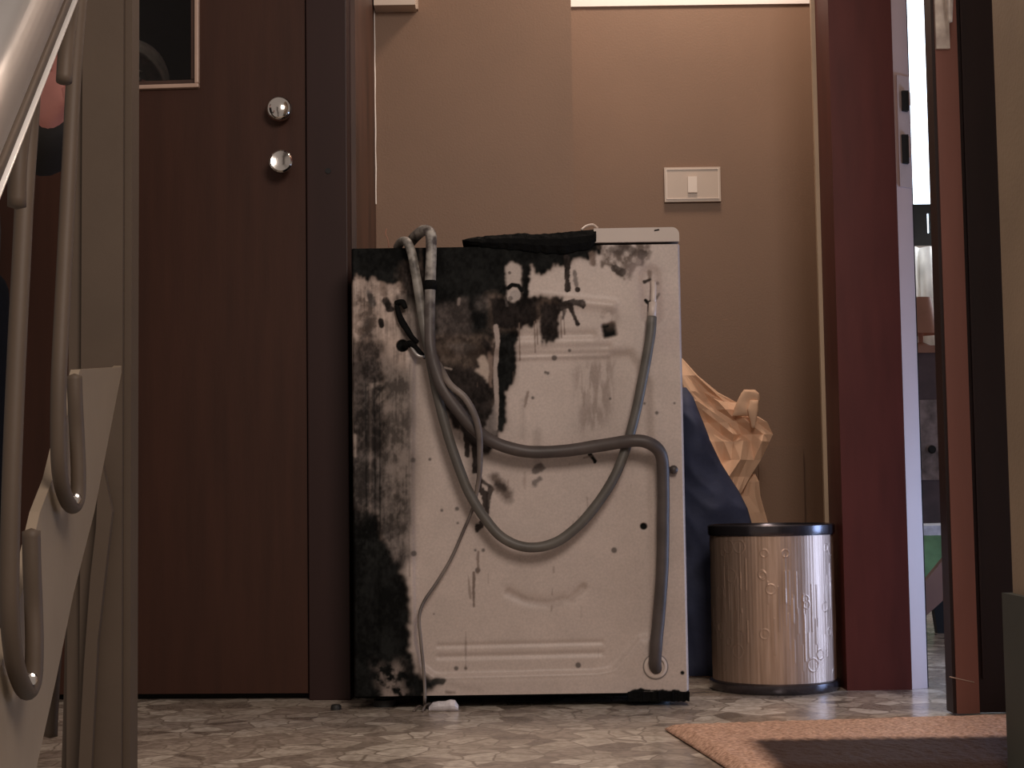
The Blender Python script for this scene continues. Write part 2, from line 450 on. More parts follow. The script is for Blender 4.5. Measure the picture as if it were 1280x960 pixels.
# ------------------------------------------------------------------ inner room seen through the gap
RY = 5.9
box('wall_inner_right', 2.3, 2.4, 3.2, RY, 0, zt, M['inner_wall'])['kind'] = 'structure'
box('side_glow_panel', 1.70, 1.73, 2.72, 3.06, .05, .62, M['blue_glow'])['kind'] = 'structure'  # unseen glowing panel, added for the bluish reflection on the bin
box('wall_inner_left', .62, .66, 3.76, RY, 0, zt, M['inner_wall'])['kind'] = 'structure'
wz0 = P(1150, 257, RY).z
box('window_1', 1.40, 1.85, RY + .02, RY + .05, wz0, zt - .1, M['sky'])['kind'] = 'structure'
zl1, zl0 = wz0, P(1150, 308, RY).z
bm = bmesh.new()
sl0, sl1 = P(1156.5, 280, RY).x, P(1159.5, 280, RY).x
sa, sb = P(1157, 293, RY).z, P(1157, 268, RY).z
add_box(bm, 1.35, sl0, RY - .03, RY - .012, zl0, zl1); add_box(bm, sl1, 1.9, RY - .03, RY - .012, zl0, zl1)
add_box(bm, sl0, sl1, RY - .03, RY - .012, zl0, sa); add_box(bm, sl0, sl1, RY - .03, RY - .012, sb, zl1)
finish('window_frame', bm, M['black'])['kind'] = 'structure'
box('window_2', sl0 - .01, sl1 + .01, RY - .010, RY - .004, sa - .02, sb + .02, M['sky'])['kind'] = 'structure'
bm = bmesh.new()                                    # curtain with folds
ct, cb = P(1160, 309, 5.55).z, P(1160, 436, 5.5).z
nC = 60
top = []; bot = []
for i in range(nC + 1):
    x = 1.25 + .7 * i / nC; y = 5.55 + .02 * math.sin(i * 1.3)
    top.append(bm.verts.new((x, y, ct))); bot.append(bm.verts.new((x, y, cb - .2)))
for i in range(nC): bm.faces.new([top[i], top[i + 1], bot[i + 1], bot[i]])
cu = finish('curtain', bm, M['curtain'], smooth=True)
md = cu.modifiers.new('s', 'SOLIDIFY'); md.thickness = .004
tag(cu, 'pale gathered curtain below the window seen through the door gap', 'curtain')
zf = lambda y, D: P(1160, y, D).z
xf = lambda x, D, y=500: P(x, y, D).x
tl = empty('table_lamp', (xf(1152, 5.0, 420), 5.0, zf(430, 5.0)), 'brown cone lamp on the cabinet seen through the door gap', 'lamp')
lx = xf(1150, 5.0, 400)
lathe('lamp_shade', (lx, 5.0, zf(418, 5.0)), (0, 0, 1), [(.055, 0), (.035, .115), (.033, .115), (.05, .003)], M['tan_wood'], tl)
lathe('lamp_base', (lx, 5.0, zf(436, 5.0)), (0, 0, 1), [(.03, 0), (.03, .01), (.008, .02), (.008, .06), (0, .06)], M['tan_wood'], tl)
cabz = zf(436, 5.0)
cabn = empty('sideboard', (1.3, 5.0, 0), 'dark purplish sideboard under the brown lamp beyond the door gap', 'cabinet')
box('cabinet_top', 1.12, 1.75, 4.88, 5.25, cabz - .022, cabz, M['tan_wood'], cabn, bevel=.003)
M['cab'] = mat('dark_purple_brown_wood', (0.10, 0.06, 0.065), .5, var=.4, scale=9)
box('cabinet_body', 1.14, 1.73, 4.90, 5.25, zf(658, 5.0), cabz - .022, M['cab'], cabn)
M['greyish'] = mat('grey_mottled_cloth', (0.24, 0.19, 0.19), .7, var=.5, scale=30)
bm = bmesh.new()
for k in range(3):
    add_box(bm, 1.15 + k * .2, 1.33 + k * .2, 4.89, 4.90, zf(600, 4.9), zf(500, 4.9))
finish('drawer_front', bm, M['greyish'], cabn, bevel=.004)
lathe('drawer_knob', (xf(1163, 4.89, 560), 4.89, zf(562, 4.89)), (0, -1, 0), [(.006, 0), (.006, .01), (.013, .018), (.010, .028), (0, .03)], M['black'], cabn, n=20)
for xx in (1.17, 1.68):
    box('leg', xx, xx + .04, 4.92, 4.96, 0, zf(658, 5.0), M['cab'], cabn, bevel=.003)
st = empty('wooden_stool', (1.05, 4.2, 0), 'brown wooden stool with slanting legs low in the door gap', 'stool')
sx = lambda x, y: P(x, y, 4.2)
box('seat', sx(1160, 660).x - .05, sx(1160, 660).x + .25, 4.1, 4.4, sx(1160, 668).z, sx(1160, 656).z, M['plug'], st, bevel=.004)
bm = bmesh.new()
add_prism(bm, [sx(1150, 735), sx(1195, 680), sx(1205, 740), sx(1185, 745), sx(1152, 775)], (0, .03, 0))
finish('brace', bm, M['tan_wood'], st)
bm = bmesh.new()
q0, q1 = sx(1183, 745), sx(1176, 832)
add_prism(bm, [(q0.x, 4.22, q0.z), (q0.x + .04, 4.22, q0.z), (q1.x + .06, 4.22, 0), (q1.x, 4.22, 0), (q1.x - .012, 4.22, .1)], (0, .03, 0))
finish('leg', bm, M['black'], st)
box('leg', q0.x + .16, q0.x + .2, 4.22, 4.25, 0, sx(1160, 668).z, M['tan_wood'], st)
gc = box('green_cloth', 1.05, 1.7, 4.80, 4.83, .04, zf(662, 4.8), M['green_cloth'], bevel=.004)
tag(gc, 'green cloth hanging low behind the brown stool in the door gap', 'cloth')

# ------------------------------------------------------------------ washing machine, seen from its burnt back
DM = 2.86
mL, mR = P(440.5, 600, DM).x, P(856.5, 600, DM).x
mB, mT = P(650, 868, DM).z, P(640, 308, DM).z
lidT = P(640, 287, DM).z
wm = empty('washing_machine', ((mL + mR) / 2, DM + .28, 0), 'white washing machine with fire-blackened back, hoses hanging loose', 'washing machine')

RI = np.array(ROT.to_3x3().inverted())
def project(x, y, z):
    v = np.stack([x - CAM.x, y - CAM.y, z - CAM.z], 0)
    c = np.tensordot(RI, v, 1)
    return 640 + F * c[0] / -c[2], 480 - F * c[1] / -c[2]

rng = np.random.RandomState(3)
def vnoise(u, v, seed, oct=4):
    out = np.zeros_like(u); amp = 1.0; tot = 0
    for o in range(oct):
        r = np.random.RandomState(seed * 17 + o)
        g = r.rand(256, 256)
        U = u * 2 ** o; V = v * 2 ** o
        i = np.floor(U).astype(int); j = np.floor(V).astype(int)
        fu = U - i; fv = V - j
        fu = fu * fu * (3 - 2 * fu); fv = fv * fv * (3 - 2 * fv)
        g00 = g[i % 256, j % 256]; g10 = g[(i + 1) % 256, j % 256]; g01 = g[i % 256, (j + 1) % 256]; g11 = g[(i + 1) % 256, (j + 1) % 256]
        out += amp * ((g00 * (1 - fu) + g10 * fu) * (1 - fv) + (g01 * (1 - fu) + g11 * fu) * fv)
        tot += amp; amp *= .55
    return out / tot - .5

NX, NZ = 440, 600
gx_ = np.linspace(mL, mR, NX); gz_ = np.linspace(mB, mT, NZ)
GX, GZ = np.meshgrid(gx_, gz_)
U, V = project(GX, np.full_like(GX, DM), GZ)

def inside(poly, u, v):
    res = np.zeros(u.shape, bool); n = len(poly)
    for i in range(n):
        xa, ya = poly[i]; xb, yb = poly[(i + 1) % n]
        if ya == yb: continue
        c = ((ya > v) != (yb > v)) & (u < (xb - xa) * (v - ya) / (yb - ya) + xa)
        res ^= c
    return res

def blur(a, n, k=2):
    for _ in range(k):
        for ax in (0, 1):
            c = np.cumsum(np.insert(np.concatenate([np.repeat(np.take(a, [0], ax), n, ax), a, np.repeat(np.take(a, [-1], ax), n, ax)], ax), 0, 0, axis=ax), axis=ax)
            L_ = a.shape[ax]
            hi = np.take(c, np.arange(2 * n + 1, 2 * n + 1 + L_), ax); lo_ = np.take(c, np.arange(0, L_), ax)
            a = (hi - lo_) / (2 * n + 1)
    return a

n1x = vnoise(U / 14, V / 14, 1); n1y = vnoise(U / 14, V / 14, 2)
n2 = vnoise(U / 5, V / 26, 3); n3 = vnoise(U / 9, V / 9, 4); n4 = vnoise(U / 40, V / 40, 5, 5)
n5x = vnoise(U / 3.5, V / 5, 41, 3); n5y = vnoise(U / 3.5, V / 5, 42, 3); n6 = vnoise(U / 2.2, V / 34, 43, 3); n7 = vnoise(U / 22, V / 22, 44, 5)
def pmask(poly, warp=6, soft=1, drip=10):
    m_ = inside(poly, U + n1x * warp * 2 + n5x * 5, V + n1y * warp * 2 + n2 * drip * 2 + n5y * 5 + n6 * drip * 1.2).astype(float)
    return blur(m_, soft) if soft else m_
def segdist(pts):
    d = np.full(U.shape, 1e9)
    for (xa, ya), (xb, yb) in zip(pts, pts[1:]):
        dx, dy = xb - xa, yb - ya
        t = np.clip(((U - xa) * dx + (V - ya) * dy) / (dx * dx + dy * dy + 1e-9), 0, 1)
        d = np.minimum(d, np.hypot(U - xa - t * dx, V - ya - t * dy))
    return d
def smask(pts, w, soft=1.5, rag=0.0):
    return np.clip((w - segdist(pts) + n3 * rag * 2) / soft + .5, 0, 1)
def dot(x, y, r, soft=1.2):
    return np.clip((r - np.hypot(U - x, V - y)) / soft + .5, 0, 1)

PAINT = np.array((.545, .452, .402)); BLK = np.array((.0065, .0068, .0064)); SOOT = np.array((.035, .027, .024))
GREY = np.array((.11, .092, .084)); BRN = np.array((.17, .12, .095)); LT = np.array((.50, .40, .34)); MID = np.array((.30, .24, .21))
C = np.ones(U.shape + (3,)) * PAINT
def over(mask, col, a=1.0):
    global C
    if np.mean(col) < .05 and a >= .8 and mask.sum() > 900:      # scorched brown halo round the soot
        h_ = np.clip(blur(np.clip(mask, 0, 1), 4, 2) * 1.5 + n7 * .5, 0, 1) * (blur(np.clip(mask, 0, 1), 6, 2) > .01)
        k = (h_ * .55)[..., None]
        C = C * (1 - k) + np.array((.15, .105, .08)) * k
    k = (np.clip(mask, 0, 1) * a)[..., None]
    C = C * (1 - k) + col * k
# broad grime
over(np.clip(.5 + n4 * 2.2, 0, 1), PAINT * .84, .6)
over(np.clip((vnoise(U / 3, V / 3, 9, 3) - .12) * 4, 0, 1), PAINT * .7, .25)
over(np.clip((vnoise(U / 60, V / 30, 19, 3)) * 3, 0, 1), PAINT * .9, .5)
over(pmask([(715, 420), (775, 430), (775, 560), (720, 560)], 10, 12, 10), MID, .28)
over(pmask([(720, 450), (768, 450), (765, 530), (722, 540)], 6, 5, 12) * np.clip(.5 + n2 * 4, 0, 1), BRN, .5)
over(pmask([(450, 440), (548, 440), (530, 620), (500, 660), (440, 660)], 8, 10, 4), np.array((.33, .265, .225)), .55)
# left strip
over(pmask([(430, 300), (512, 300), (512, 470), (430, 470)], 4, 6, 6), np.array((.36, .27, .22)), .75)
over(pmask([(430, 440), (478, 430), (512, 470), (512, 700), (430, 700)], 8, 9, 8), GREY * 1.15, .85)
over(pmask([(480, 470), (512, 460), (512, 640), (488, 600)], 7, 6, 6), np.array((.20, .165, .145)), .75)
over(pmask([(430, 420), (472, 430), (480, 470), (478, 560), (462, 590), (430, 590)], 10, 2, 14), SOOT, .85)
over(pmask([(452, 400), (462, 396), (470, 440), (474, 470), (455, 470), (448, 430)], 6, 2, 8), SOOT * 1.6, .7)
over(pmask([(430, 560), (475, 575), (512, 620), (512, 700), (430, 700)], 9, 6, 8), np.array((.085, .072, .066)), .8)
over(pmask([(430, 625), (466, 640), (478, 672), (492, 694), (500, 700), (508, 725), (512, 720), (512, 812), (520, 838), (538, 848), (552, 850), (546, 862), (530, 872), (520, 900), (430, 900)], 7, 2, 10), BLK, 1)
over(pmask([(479, 660), (502, 664), (510, 690), (508, 720), (498, 705), (486, 690)], 5, 3, 6), GREY, .8)
over(pmask([(468, 828), (480, 836), (500, 830), (508, 850), (504, 872), (482, 876), (474, 856)], 8, 6, 8) * np.clip(.55 + n3 * 4, 0, 1), MID, .75)
over(smask([(484, 868), (497, 874)], 4, 7, 5), MID, .6)
over(smask([(458, 486), (476, 478)], 3, 3, 4), LT, .7)
over(smask([(472, 502), (482, 490)], 4, 3, 4), LT, .7)
over(smask([(474, 520), (482, 512)], 4, 3, 3), MID, .8)
over(smask([(456, 480), (458, 560)], 2, 3, 2), GREY, .8)
over(smask([(440, 410), (438, 470), (441, 570)], 1.4, 1.5, .4), LT, .9)  # pale line paints in the highlight along the metal edge
over(smask([(443, 545), (444, 570)], 2.5, 3, 2), LT, .7)
over(smask([(494, 600), (494, 612)], 4, 4, 3), MID, .25)
over(pmask([(443, 455), (478, 450), (486, 520), (480, 640), (443, 650)], 8, 5, 12), np.array((.055, .046, .042)), .55)
over(pmask([(478, 455), (513, 450), (513, 700), (482, 650)], 8, 8, 10), np.array((.13, .105, .09)), .55)
over(pmask([(440, 356), (470, 356), (474, 420), (440, 430)], 7, 3, 8) * np.clip(.5 + n3 * 5, 0, 1), BRN * .8, .7)
over(pmask([(488, 350), (512, 350), (512, 430), (496, 400)], 7, 3, 8) * np.clip(.6 + n1x * 5, 0, 1), BRN * .7, .7)
for x_ in (457, 468, 474):
    over(smask([(x_, 470), (x_ + 1, 660)], .9, 1.6, .6), BLK * 2, .6)
over(smask([(463, 480), (463, 640)], 1.5, 3, 1), MID, .35)
# dark spots on the pale left strip
over(smask([(482, 376), (487, 386)], 5, 2, 3), SOOT, 1)
over(smask([(476, 401), (477, 407)], 3.5, 1.5, 1), SOOT, 1)
over(smask([(460, 365), (466, 380)], 4, 3, 3), GREY, .9)
over(smask([(478, 352), (480, 368)], 4, 4, 3), BRN, .8)
over(dot(503, 432, 8), BLK, 1)
# main burn
over(pmask([(425, 300), (590, 300), (590, 318), (560, 345), (545, 352), (512, 356), (505, 352), (478, 356), (466, 348), (452, 352), (445, 348), (425, 360)], 4, 1, 6), BLK, 1)
over(pmask([(500, 330), (552, 330), (552, 392), (535, 398), (512, 390), (506, 372)], 4, 2, 6), SOOT * .8, .95)
over(pmask([(500, 372), (540, 380), (548, 446), (530, 440), (512, 420)], 5, 4, 4), np.array((.16, .13, .11)), .8)
over(pmask([(525, 300), (752, 290), (750, 316), (733, 322), (722, 318), (712, 330), (690, 334), (678, 341), (665, 333), (655, 335), (655, 365), (664, 378), (700, 380), (690, 392), (665, 402), (655, 404), (648, 404), (640, 408), (622, 412), (612, 440), (590, 434), (560, 440), (540, 430)], 4, 1, 7), BLK, 1)
over(pmask([(545, 378), (586, 374), (588, 430), (575, 436), (545, 432)], 6, 3, 5), np.array((.075, .06, .054)), .8)
over(pmask([(595, 370), (640, 376), (640, 386), (595, 386)], 4, 3, 3), GREY * .7, .7)
over(pmask([(540, 420), (600, 424), (622, 430), (623, 470), (622, 545), (610, 568), (592, 558), (570, 532), (548, 500)], 4, 1, 5), SOOT * .6, 1)
over(pmask([(545, 424), (600, 424), (604, 446), (590, 460), (548, 452)], 6, 3, 5), np.array((.11, .08, .062)), .65)
over(pmask([(620, 395), (648, 398), (645, 440), (642, 470), (633, 492), (632, 530), (628, 541), (620, 540), (622, 500), (620, 460)], 2.5, 1, 7), BLK * 1.2, 1)
over(pmask([(612, 372), (704, 372), (702, 388), (690, 396), (676, 396), (665, 408), (618, 412)], 3, 1, 4), SOOT * .4, 1)
over(pmask([(674, 380), (700, 380), (697, 424), (688, 426), (677, 428), (675, 400)], 2.5, 1, 9), SOOT * .55, 1)
over(smask([(700, 384), (716, 378), (728, 380)], 4, 2, 4), SOOT, .95)
over(smask([(713, 382), (717, 394), (722, 405)], 3, 1.5, 2), SOOT, 1)
over(smask([(706, 380), (704, 398)], 2.5, 2, 3), SOOT, .8)
for x_, a_, b_ in ((668, 402, 440), (671, 400, 430), (701, 395, 422), (649, 404, 450), (705, 400, 418)):
    over(smask([(x_, a_), (x_ + 1, b_)], .8, 1.5, 1), BRN, .8)
over(smask([(708, 322), (709, 345), (709, 362)], 4, 1.5, 3), SOOT * .8, 1)
over(smask([(718, 340), (721, 362)], 2.2, 2, 3), GREY, .8)
over(dot(722, 362, 3.5), SOOT, 1)
over(smask([(740, 318), (741, 328)], 4, 3, 3), BRN, .9)
# vertical black band left of the bare oval
over(pmask([(652, 330), (662, 330), (662, 368), (654, 378)], 2, 1, 2), BLK, 1)
# pale fragments inside the burn
over(pmask([(632, 334), (640, 327), (650, 332), (652, 352), (650, 372), (642, 378), (634, 376)], 1.5, 1, 1), np.array((.42, .35, .31)), 1)
over(dot(637, 341, 2), SOOT, .8)
over(smask([(631, 372), (634, 382)], 1.5, 2, 1), GREY, .8)
over(smask([(635, 360), (640, 356), (648, 357), (652, 363)], 2.6, 1.2, .5), BLK, 1)
over(dot(644, 369, 6.5), np.array((.34, .29, .265)), .95)
over(dot(638, 373, 3), GREY, .7)
over(smask([(620, 408), (622, 425), (619, 460), (621, 500), (619, 535)], 2.8, 1.2, 1.4), np.array((.36, .29, .255)), 1)
over(blur(inside([(597, 447), (604, 444), (610, 450), (612, 462), (609, 478), (605, 470), (600, 468), (594, 464), (599, 458)], U + n5x * 4, V + n5y * 5).astype(float), 1), np.array((.42, .33, .27)), 1)
over(pmask([(609, 440), (616, 440), (616, 486), (611, 480)], 2.5, 1, 6), BRN * 1.5, .8)
over(pmask([(560, 432), (584, 428), (596, 440), (575, 446)], 5, 2, 3), GREY, .5)
over(smask([(574, 374), (573, 380)], 2, 2, 1), MID, .6)
over(smask([(555, 459), (564, 461)], 1.2, 1, .4), LT, .5)
over(pmask([(606, 535), (619, 500), (622, 540), (618, 548)], 2, 1, 2), GREY * 1.8, .8)
# soot streaks and mottling over the left strip and the burn
ST = blur(inside([(430, 340), (514, 340), (514, 700), (430, 700)], U, V).astype(float), 3)
C = C * (1 + (ST * np.clip(n6 * .9 + n7 * 1.8 + n5x * .5, -.35, .3))[..., None])
DK = np.clip(1 - C.mean(2) / .2, 0, 1)
C = C * (1 + (DK * np.clip(n7 * 3 + n5x * 2, -.5, 1.2))[..., None])
# drips beneath
over(smask([(583, 538), (584, 570)], 3, 1.5, 3), SOOT * .7, .95)
over(smask([(593, 548), (594, 590)], 3.2, 1.5, 3), SOOT * .7, .95)
over(smask([(604, 542), (606, 566)], 3.5, 3, 3), SOOT, .8)
over(pmask([(565, 515), (596, 540), (594, 560), (580, 545), (566, 535)], 3, 1, 6), SOOT * .7, 1)
over(smask([(598, 585), (599, 610), (606, 618), (608, 640), (602, 655), (597, 664)], 3.4, 2, 5), SOOT * .8, .95)
over(smask([(600, 600), (612, 607)], 2.2, 2, 2), SOOT, .9)
over(smask([(613, 610), (609, 634)], 3, 2, 3), SOOT, .9)
over(smask([(618, 598), (626, 608), (634, 620)], 7, 9, 5), BRN * .55, .85)
over(smask([(622, 605), (630, 610)], 4, 4, 2), SOOT, .8)
for (x_, y_, r_) in ((571, 636, 2.6), (552, 638, 1.8), (597, 713, 3.4), (594, 688, 1.6), (604, 688, 2.2), (572, 654, 1.5), (582, 836, 2), (542, 768, 1), (516, 575, 3), (537, 574, 2), (517, 692, 3.6), (693, 447, 3.4), (685, 466, 2), (806, 504, 1.6), (821, 516, 2.2), (682, 465, 1.8), (666, 497, 2), (768, 688, 3.6), (763, 498, 1.6), (712, 438, 2), (822, 354, 2.2), (570, 836, 2.8), (723, 832, 3.6), (496, 664, 3.6), (843, 504, 1.4)):
    over(dot(x_, y_, r_, 1.8), GREY * .8, .85)
over(smask([(598, 690), (597, 716)], 1.6, 2, 2), BRN, .8)
over(smask([(592, 716), (592, 758)], 1.3, 1.5, 1.6), BRN * .8, .85)
over(smask([(585, 720), (588, 748)], 1, 1.5, 1.4), BRN, .6)
over(smask([(582, 790), (582, 836)], .8, 1.5, 1.2), BRN, .5)
over(smask([(660, 490), (656, 508)], 1.4, 2, 2), BRN, .7)
over(smask([(654, 500), (654, 545)], 3, 6, 2), MID, .35)
over(smask([(672, 540), (672, 585)], 5, 6, 2), MID, .5)
over(smask([(668, 590), (676, 584)], 5, 3, 5), GREY, .85)
over(smask([(668, 604), (674, 598)], 3.4, 3, 4), GREY * 1.3, .85)
over(smask([(656, 590), (656, 610)], 2, 3, 2), BRN * 1.4, .5)
over(smask([(738, 568), (744, 576)], 2.6, 1.2, 3), BLK * 2, 1)
over(smask([(730, 572), (740, 570)], 1.2, 1.2, 1), BRN, .6)
for k in range(26):                                   # faint streaks and specks
    x_ = rng.uniform(560, 800); y_ = rng.uniform(440, 820); l_ = rng.uniform(3, 16)
    over(smask([(x_, y_), (x_ + rng.uniform(-1, 1), y_ + l_)], rng.uniform(.5, 1.2), 1.4, .8), BRN, rng.uniform(.15, .45))
# brown blister patch below the lid
pb_ = pmask([(748, 302), (812, 302), (810, 322), (802, 334), (796, 340), (784, 350), (772, 346), (764, 336), (752, 330)], 9, 1, 8)
over(pb_ * np.clip(.75 + n3 * 3, 0, 1), BRN * .55, .85)
over(smask([(770, 335), (778, 340)], 5, 2, 4), SOOT, .8)
over(smask([(800, 325), (804, 318)], 5, 2, 4), SOOT * 1.5, .7)
over(smask([(764, 312), (790, 312)], 6, 4, 5), SOOT * 1.6, .6)
over(smask([(795, 325), (798, 327)], 3.5, 2, 1), MID, .7)
over(smask([(748, 303), (848, 303)], 1.4, 1.2, .4), BLK * 2, 1)
# tap recess on the right
over(smask([(806, 345), (840, 420)], 22, 16, 6), np.array((.42, .33, .315)), .35)
over(smask([(812, 340), (812, 350)], 3, 3, 2), BRN, .8)
over(smask([(806, 352), (813, 349)], 2.6, 1.5, 2), SOOT, .95)
over(smask([(807, 375), (811, 379), (816, 375)], 1.8, 1.2, 1), BLK, 1)
over(smask([(811, 378), (811, 388)], 1.6, 1.2, .6), SOOT, .9)
over(smask([(821, 372), (824, 368)], 1.8, 2, 2), GREY, .8)
# shadowed square hole, round holes
sq = [(752, 406), (768, 403), (771, 419), (755, 423)]
over(blur(inside(sq, U, V).astype(float), 1), BLK, 1)
over(dot(762, 398, 12, 12) * np.clip(.5 + n3 * 5, 0, 1), BRN, .45)
over(dot(805, 658, 4.4), BLK, 1)
over(dot(853, 841, 2.6), BLK, 1)
over(smask([(512, 455), (511, 640), (512, 720)], .8, 1.5, .5), GREY, .5)
over(smask([(636, 740), (660, 752), (690, 755), (715, 748), (730, 734)], 5, 4, 2), BRN * 1.4, .38)  # brown band paints in the shading of the curved groove
over(smask([(786, 868), (800, 863), (862, 866)], 2.5, 1.5, 3), BLK, 1)
over(smask([(545, 850), (600, 862)], 3, 8, 2), BRN, .25)
over(smask([(558, 865), (568, 866)], 2, 3, 2), BRN * .8, .7)
over(smask([(542, 852), (552, 852)], 5, 3, 3), BLK * 3, .9)

# pressed relief of the panel (metres towards the room)
H = np.zeros_like(U)
rec = [(516, 440), (514, 600), (517, 806), (526, 834), (544, 847), (745, 842), (768, 838), (800, 800), (816, 792), (812, 480), (790, 440)]
H -= .0080 * blur(inside(rec, U, V).astype(float), 3, 3)
H += .0030 * np.exp(-(segdist([(516, 450), (514, 600), (517, 806), (526, 834), (544, 847), (745, 842), (768, 838), (800, 800)]) / 3.0) ** 2)
H -= .0022 * np.exp(-(segdist([(548, 808), (752, 803)]) / 3.2) ** 2)
H -= .0026 * np.exp(-(segdist([(548, 822), (752, 817)]) / 3.6) ** 2)
H += .0026 * np.exp(-(segdist([(640, 447), (760, 444)]) / 3.0) ** 2)
H -= .0022 * np.exp(-(segdist([(640, 436), (760, 433)]) / 4.0) ** 2)
H += .0040 * np.exp(-(segdist([(680, 374), (765, 382)]) / 6.0) ** 2)
H -= .0030 * np.exp(-(segdist([(640, 420), (740, 418)]) / 5.0) ** 2)
H -= .0030 * np.exp(-(segdist([(636, 740), (657, 750), (683, 753), (710, 747), (728, 735)]) / 6.5) ** 2)
H -= .0035 * np.exp(-(segdist([(812, 345), (815, 395)]) / 12.0) ** 4)
H -= .004 * dot(503, 432, 7, 3)
H -= .003 * np.exp(-(segdist([(475, 470), (470, 860)]) / 4) ** 2)
H += .002 * np.exp(-(segdist([(441, 330), (442, 880)]) / 2.5) ** 2)
H -= .006 * blur(inside(sq, U, V).astype(float), 1)
H -= .004 * dot(805, 658, 4, 2)
H += .0006 * vnoise(U / 30, V / 30, 31, 3)
edge_d = np.minimum(np.minimum(GX - mL, mR - GX), 10)
H -= .0125 * np.clip(1 - edge_d / .005, 0, 1) ** 2
lum = C.mean(2)
H += .0010 * n3 * np.clip(1 - lum / .12, 0, 1) * 2

me = bpy.data.meshes.new('back_panel')
co = np.stack([GX, DM - H, GZ], -1).reshape(-1, 3)
idx = np.arange(NX * NZ).reshape(NZ, NX)
q = np.stack([idx[:-1, :-1], idx[:-1, 1:], idx[1:, 1:], idx[1:, :-1]], -1).reshape(-1, 4)
me.vertices.add(len(co)); me.vertices.foreach_set('co', co.ravel())
me.loops.add(q.size); me.loops.foreach_set('vertex_index', q.ravel())
me.polygons.add(len(q)); me.polygons.foreach_set('loop_start', np.arange(0, q.size, 4)); me.polygons.foreach_set('loop_total', np.full(len(q), 4))
me.update(calc_edges=True)
ca = me.color_attributes.new('stain', 'FLOAT_COLOR', 'POINT')
ca.data.foreach_set('color', np.concatenate([C, np.ones(C.shape[:2] + (1,))], -1).reshape(-1))
m, nt, b = nodes_of('burnt_enamel')
N = nt.nodes; L = nt.links
at = N.new('ShaderNodeAttribute'); at.attribute_name = 'stain'
tc = N.new('ShaderNodeTexCoord'); nn = N.new('ShaderNodeTexNoise'); nn.inputs['Scale'].default_value = 260; nn.inputs['Detail'].default_value = 3
L.new(tc.outputs['Object'], nn.inputs['Vector'])
rr = N.new('ShaderNodeMapRange'); rr.inputs['To Min'].default_value = .82; rr.inputs['To Max'].default_value = 1.18; L.new(nn.outputs[0], rr.inputs[0])
mm = N.new('ShaderNodeVectorMath'); mm.operation = 'SCALE'; L.new(at.outputs['Color'], mm.inputs[0]); L.new(rr.outputs[0], mm.inputs['Scale'])
L.new(mm.outputs[0], b.inputs['Base Color'])
bwn = N.new('ShaderNodeRGBToBW'); L.new(at.outputs['Color'], bwn.inputs[0])
rg = N.new('ShaderNodeMapRange'); rg.inputs['From Max'].default_value = .4; rg.inputs['To Min'].default_value = .75; rg.inputs['To Max'].default_value = .42
L.new(bwn.outputs[0], rg.inputs[0]); L.new(rg.outputs[0], b.inputs['Roughness'])
rs2 = N.new('ShaderNodeMapRange'); rs2.inputs['From Max'].default_value = .3; rs2.inputs['To Min'].default_value = .08; rs2.inputs['To Max'].default_value = .38
L.new(bwn.outputs[0], rs2.inputs[0]); L.new(rs2.outputs[0], b.inputs['Specular IOR Level'])
link('back_panel', me, m, wm, smooth=True)

box('cabinet', mL + .001, mR - .001, DM + .0125, DM + .55, mB - .004, mT - .002, M['char'], wm, bevel=.004)
# right half of the lid survives, the left is charred
lx0 = P(742, 293, DM).x; lxR = P(848.5, 290, DM).x
bm = bmesh.new()
zt_l, zb_l = lidT - .001, P(800, 303, DM).z
pts = [(lx0, DM - .006, zb_l), (lxR, DM - .006, zb_l)]
rc = .013
for k in range(7):
    a = k / 6 * math.pi / 2
    pts.append((lxR - rc + rc * math.cos(a), DM - .006, zt_l + .0005 - rc + rc * math.sin(a)))
pts.append((lx0, DM - .006, zt_l))
add_prism(bm, pts, (0, .55, 0))
lid = finish('lid', bm, M['lid_enamel'], wm, bevel=.002)
bpy.context.view_layer.update()
lid['label'] = 'white surviving half of the lid'
p1, p2 = P(812, 285, DM), P(826, 301, DM)
bm = bmesh.new(); add_tube(bm, [P(818, 288, DM - .007), P(824, 287, DM - .0068)], .0012, sides=6, sub=2)
finish('scorch_mark', bm, M['char'], lid)
# charred ragged lid remains: a warped slab
bm = bmesh.new()
nL = 70; cols = []
topl = [(578, 300), (590, 297.5), (610, 295), (640, 293), (655, 291.5), (665, 293.5), (690, 292), (712, 290), (735, 288), (744, 287)]
botl = [(578, 302), (586, 305), (600, 308), (640, 312), (680, 316), (705, 318), (720, 314), (735, 312), (746, 305)]
def interp(tab, x):
    return float(np.interp(x, [a for a, _ in tab], [b for _, b in tab]))
for i in range(nL + 1):
    px = 578 + (745 - 578) * i / nL
    ta = interp(topl, px) + .9 * noise.noise(Vector((px * .18, 0, 3))); ba = interp(botl, px) + 2.2 * noise.noise(Vector((px * .15, 7, 3)))
    c_ = []
    for (t, dy) in ((1, -.004), (.66, -.012), (.33, -.011), (0, -.004), (0, .02), (0, .5), (1, .5), (1, .01)):
        yy = ba * t + ta * (1 - t)
        pp = P(px, yy, DM)
        c_.append(bm.verts.new((pp.x, DM + dy + .003 * noise.noise(Vector((px * .1, t * 3, 1))), pp.z + (.004 * noise.noise(Vector((px * .2, dy * 9, 5))) if dy > .1 else 0))))
    cols.append(c_)
for A, B in zip(cols, cols[1:]):
    for k in range(8): bm.faces.new([A[k], A[(k + 1) % 8], B[(k + 1) % 8], B[k]])
bm.faces.new(cols[0]); bm.faces.new(list(reversed(cols[-1])))
o = finish('charred_lid', bm, M['char'], wm); o['label'] = 'charred black half of the lid'
tube('melted_curl', [P(727, 287, DM), P(733, 282.5, DM + .01), P(741, 281, DM + .015), P(747, 285, DM + .02)], .0022, M['enamel'], wm, sides=8)
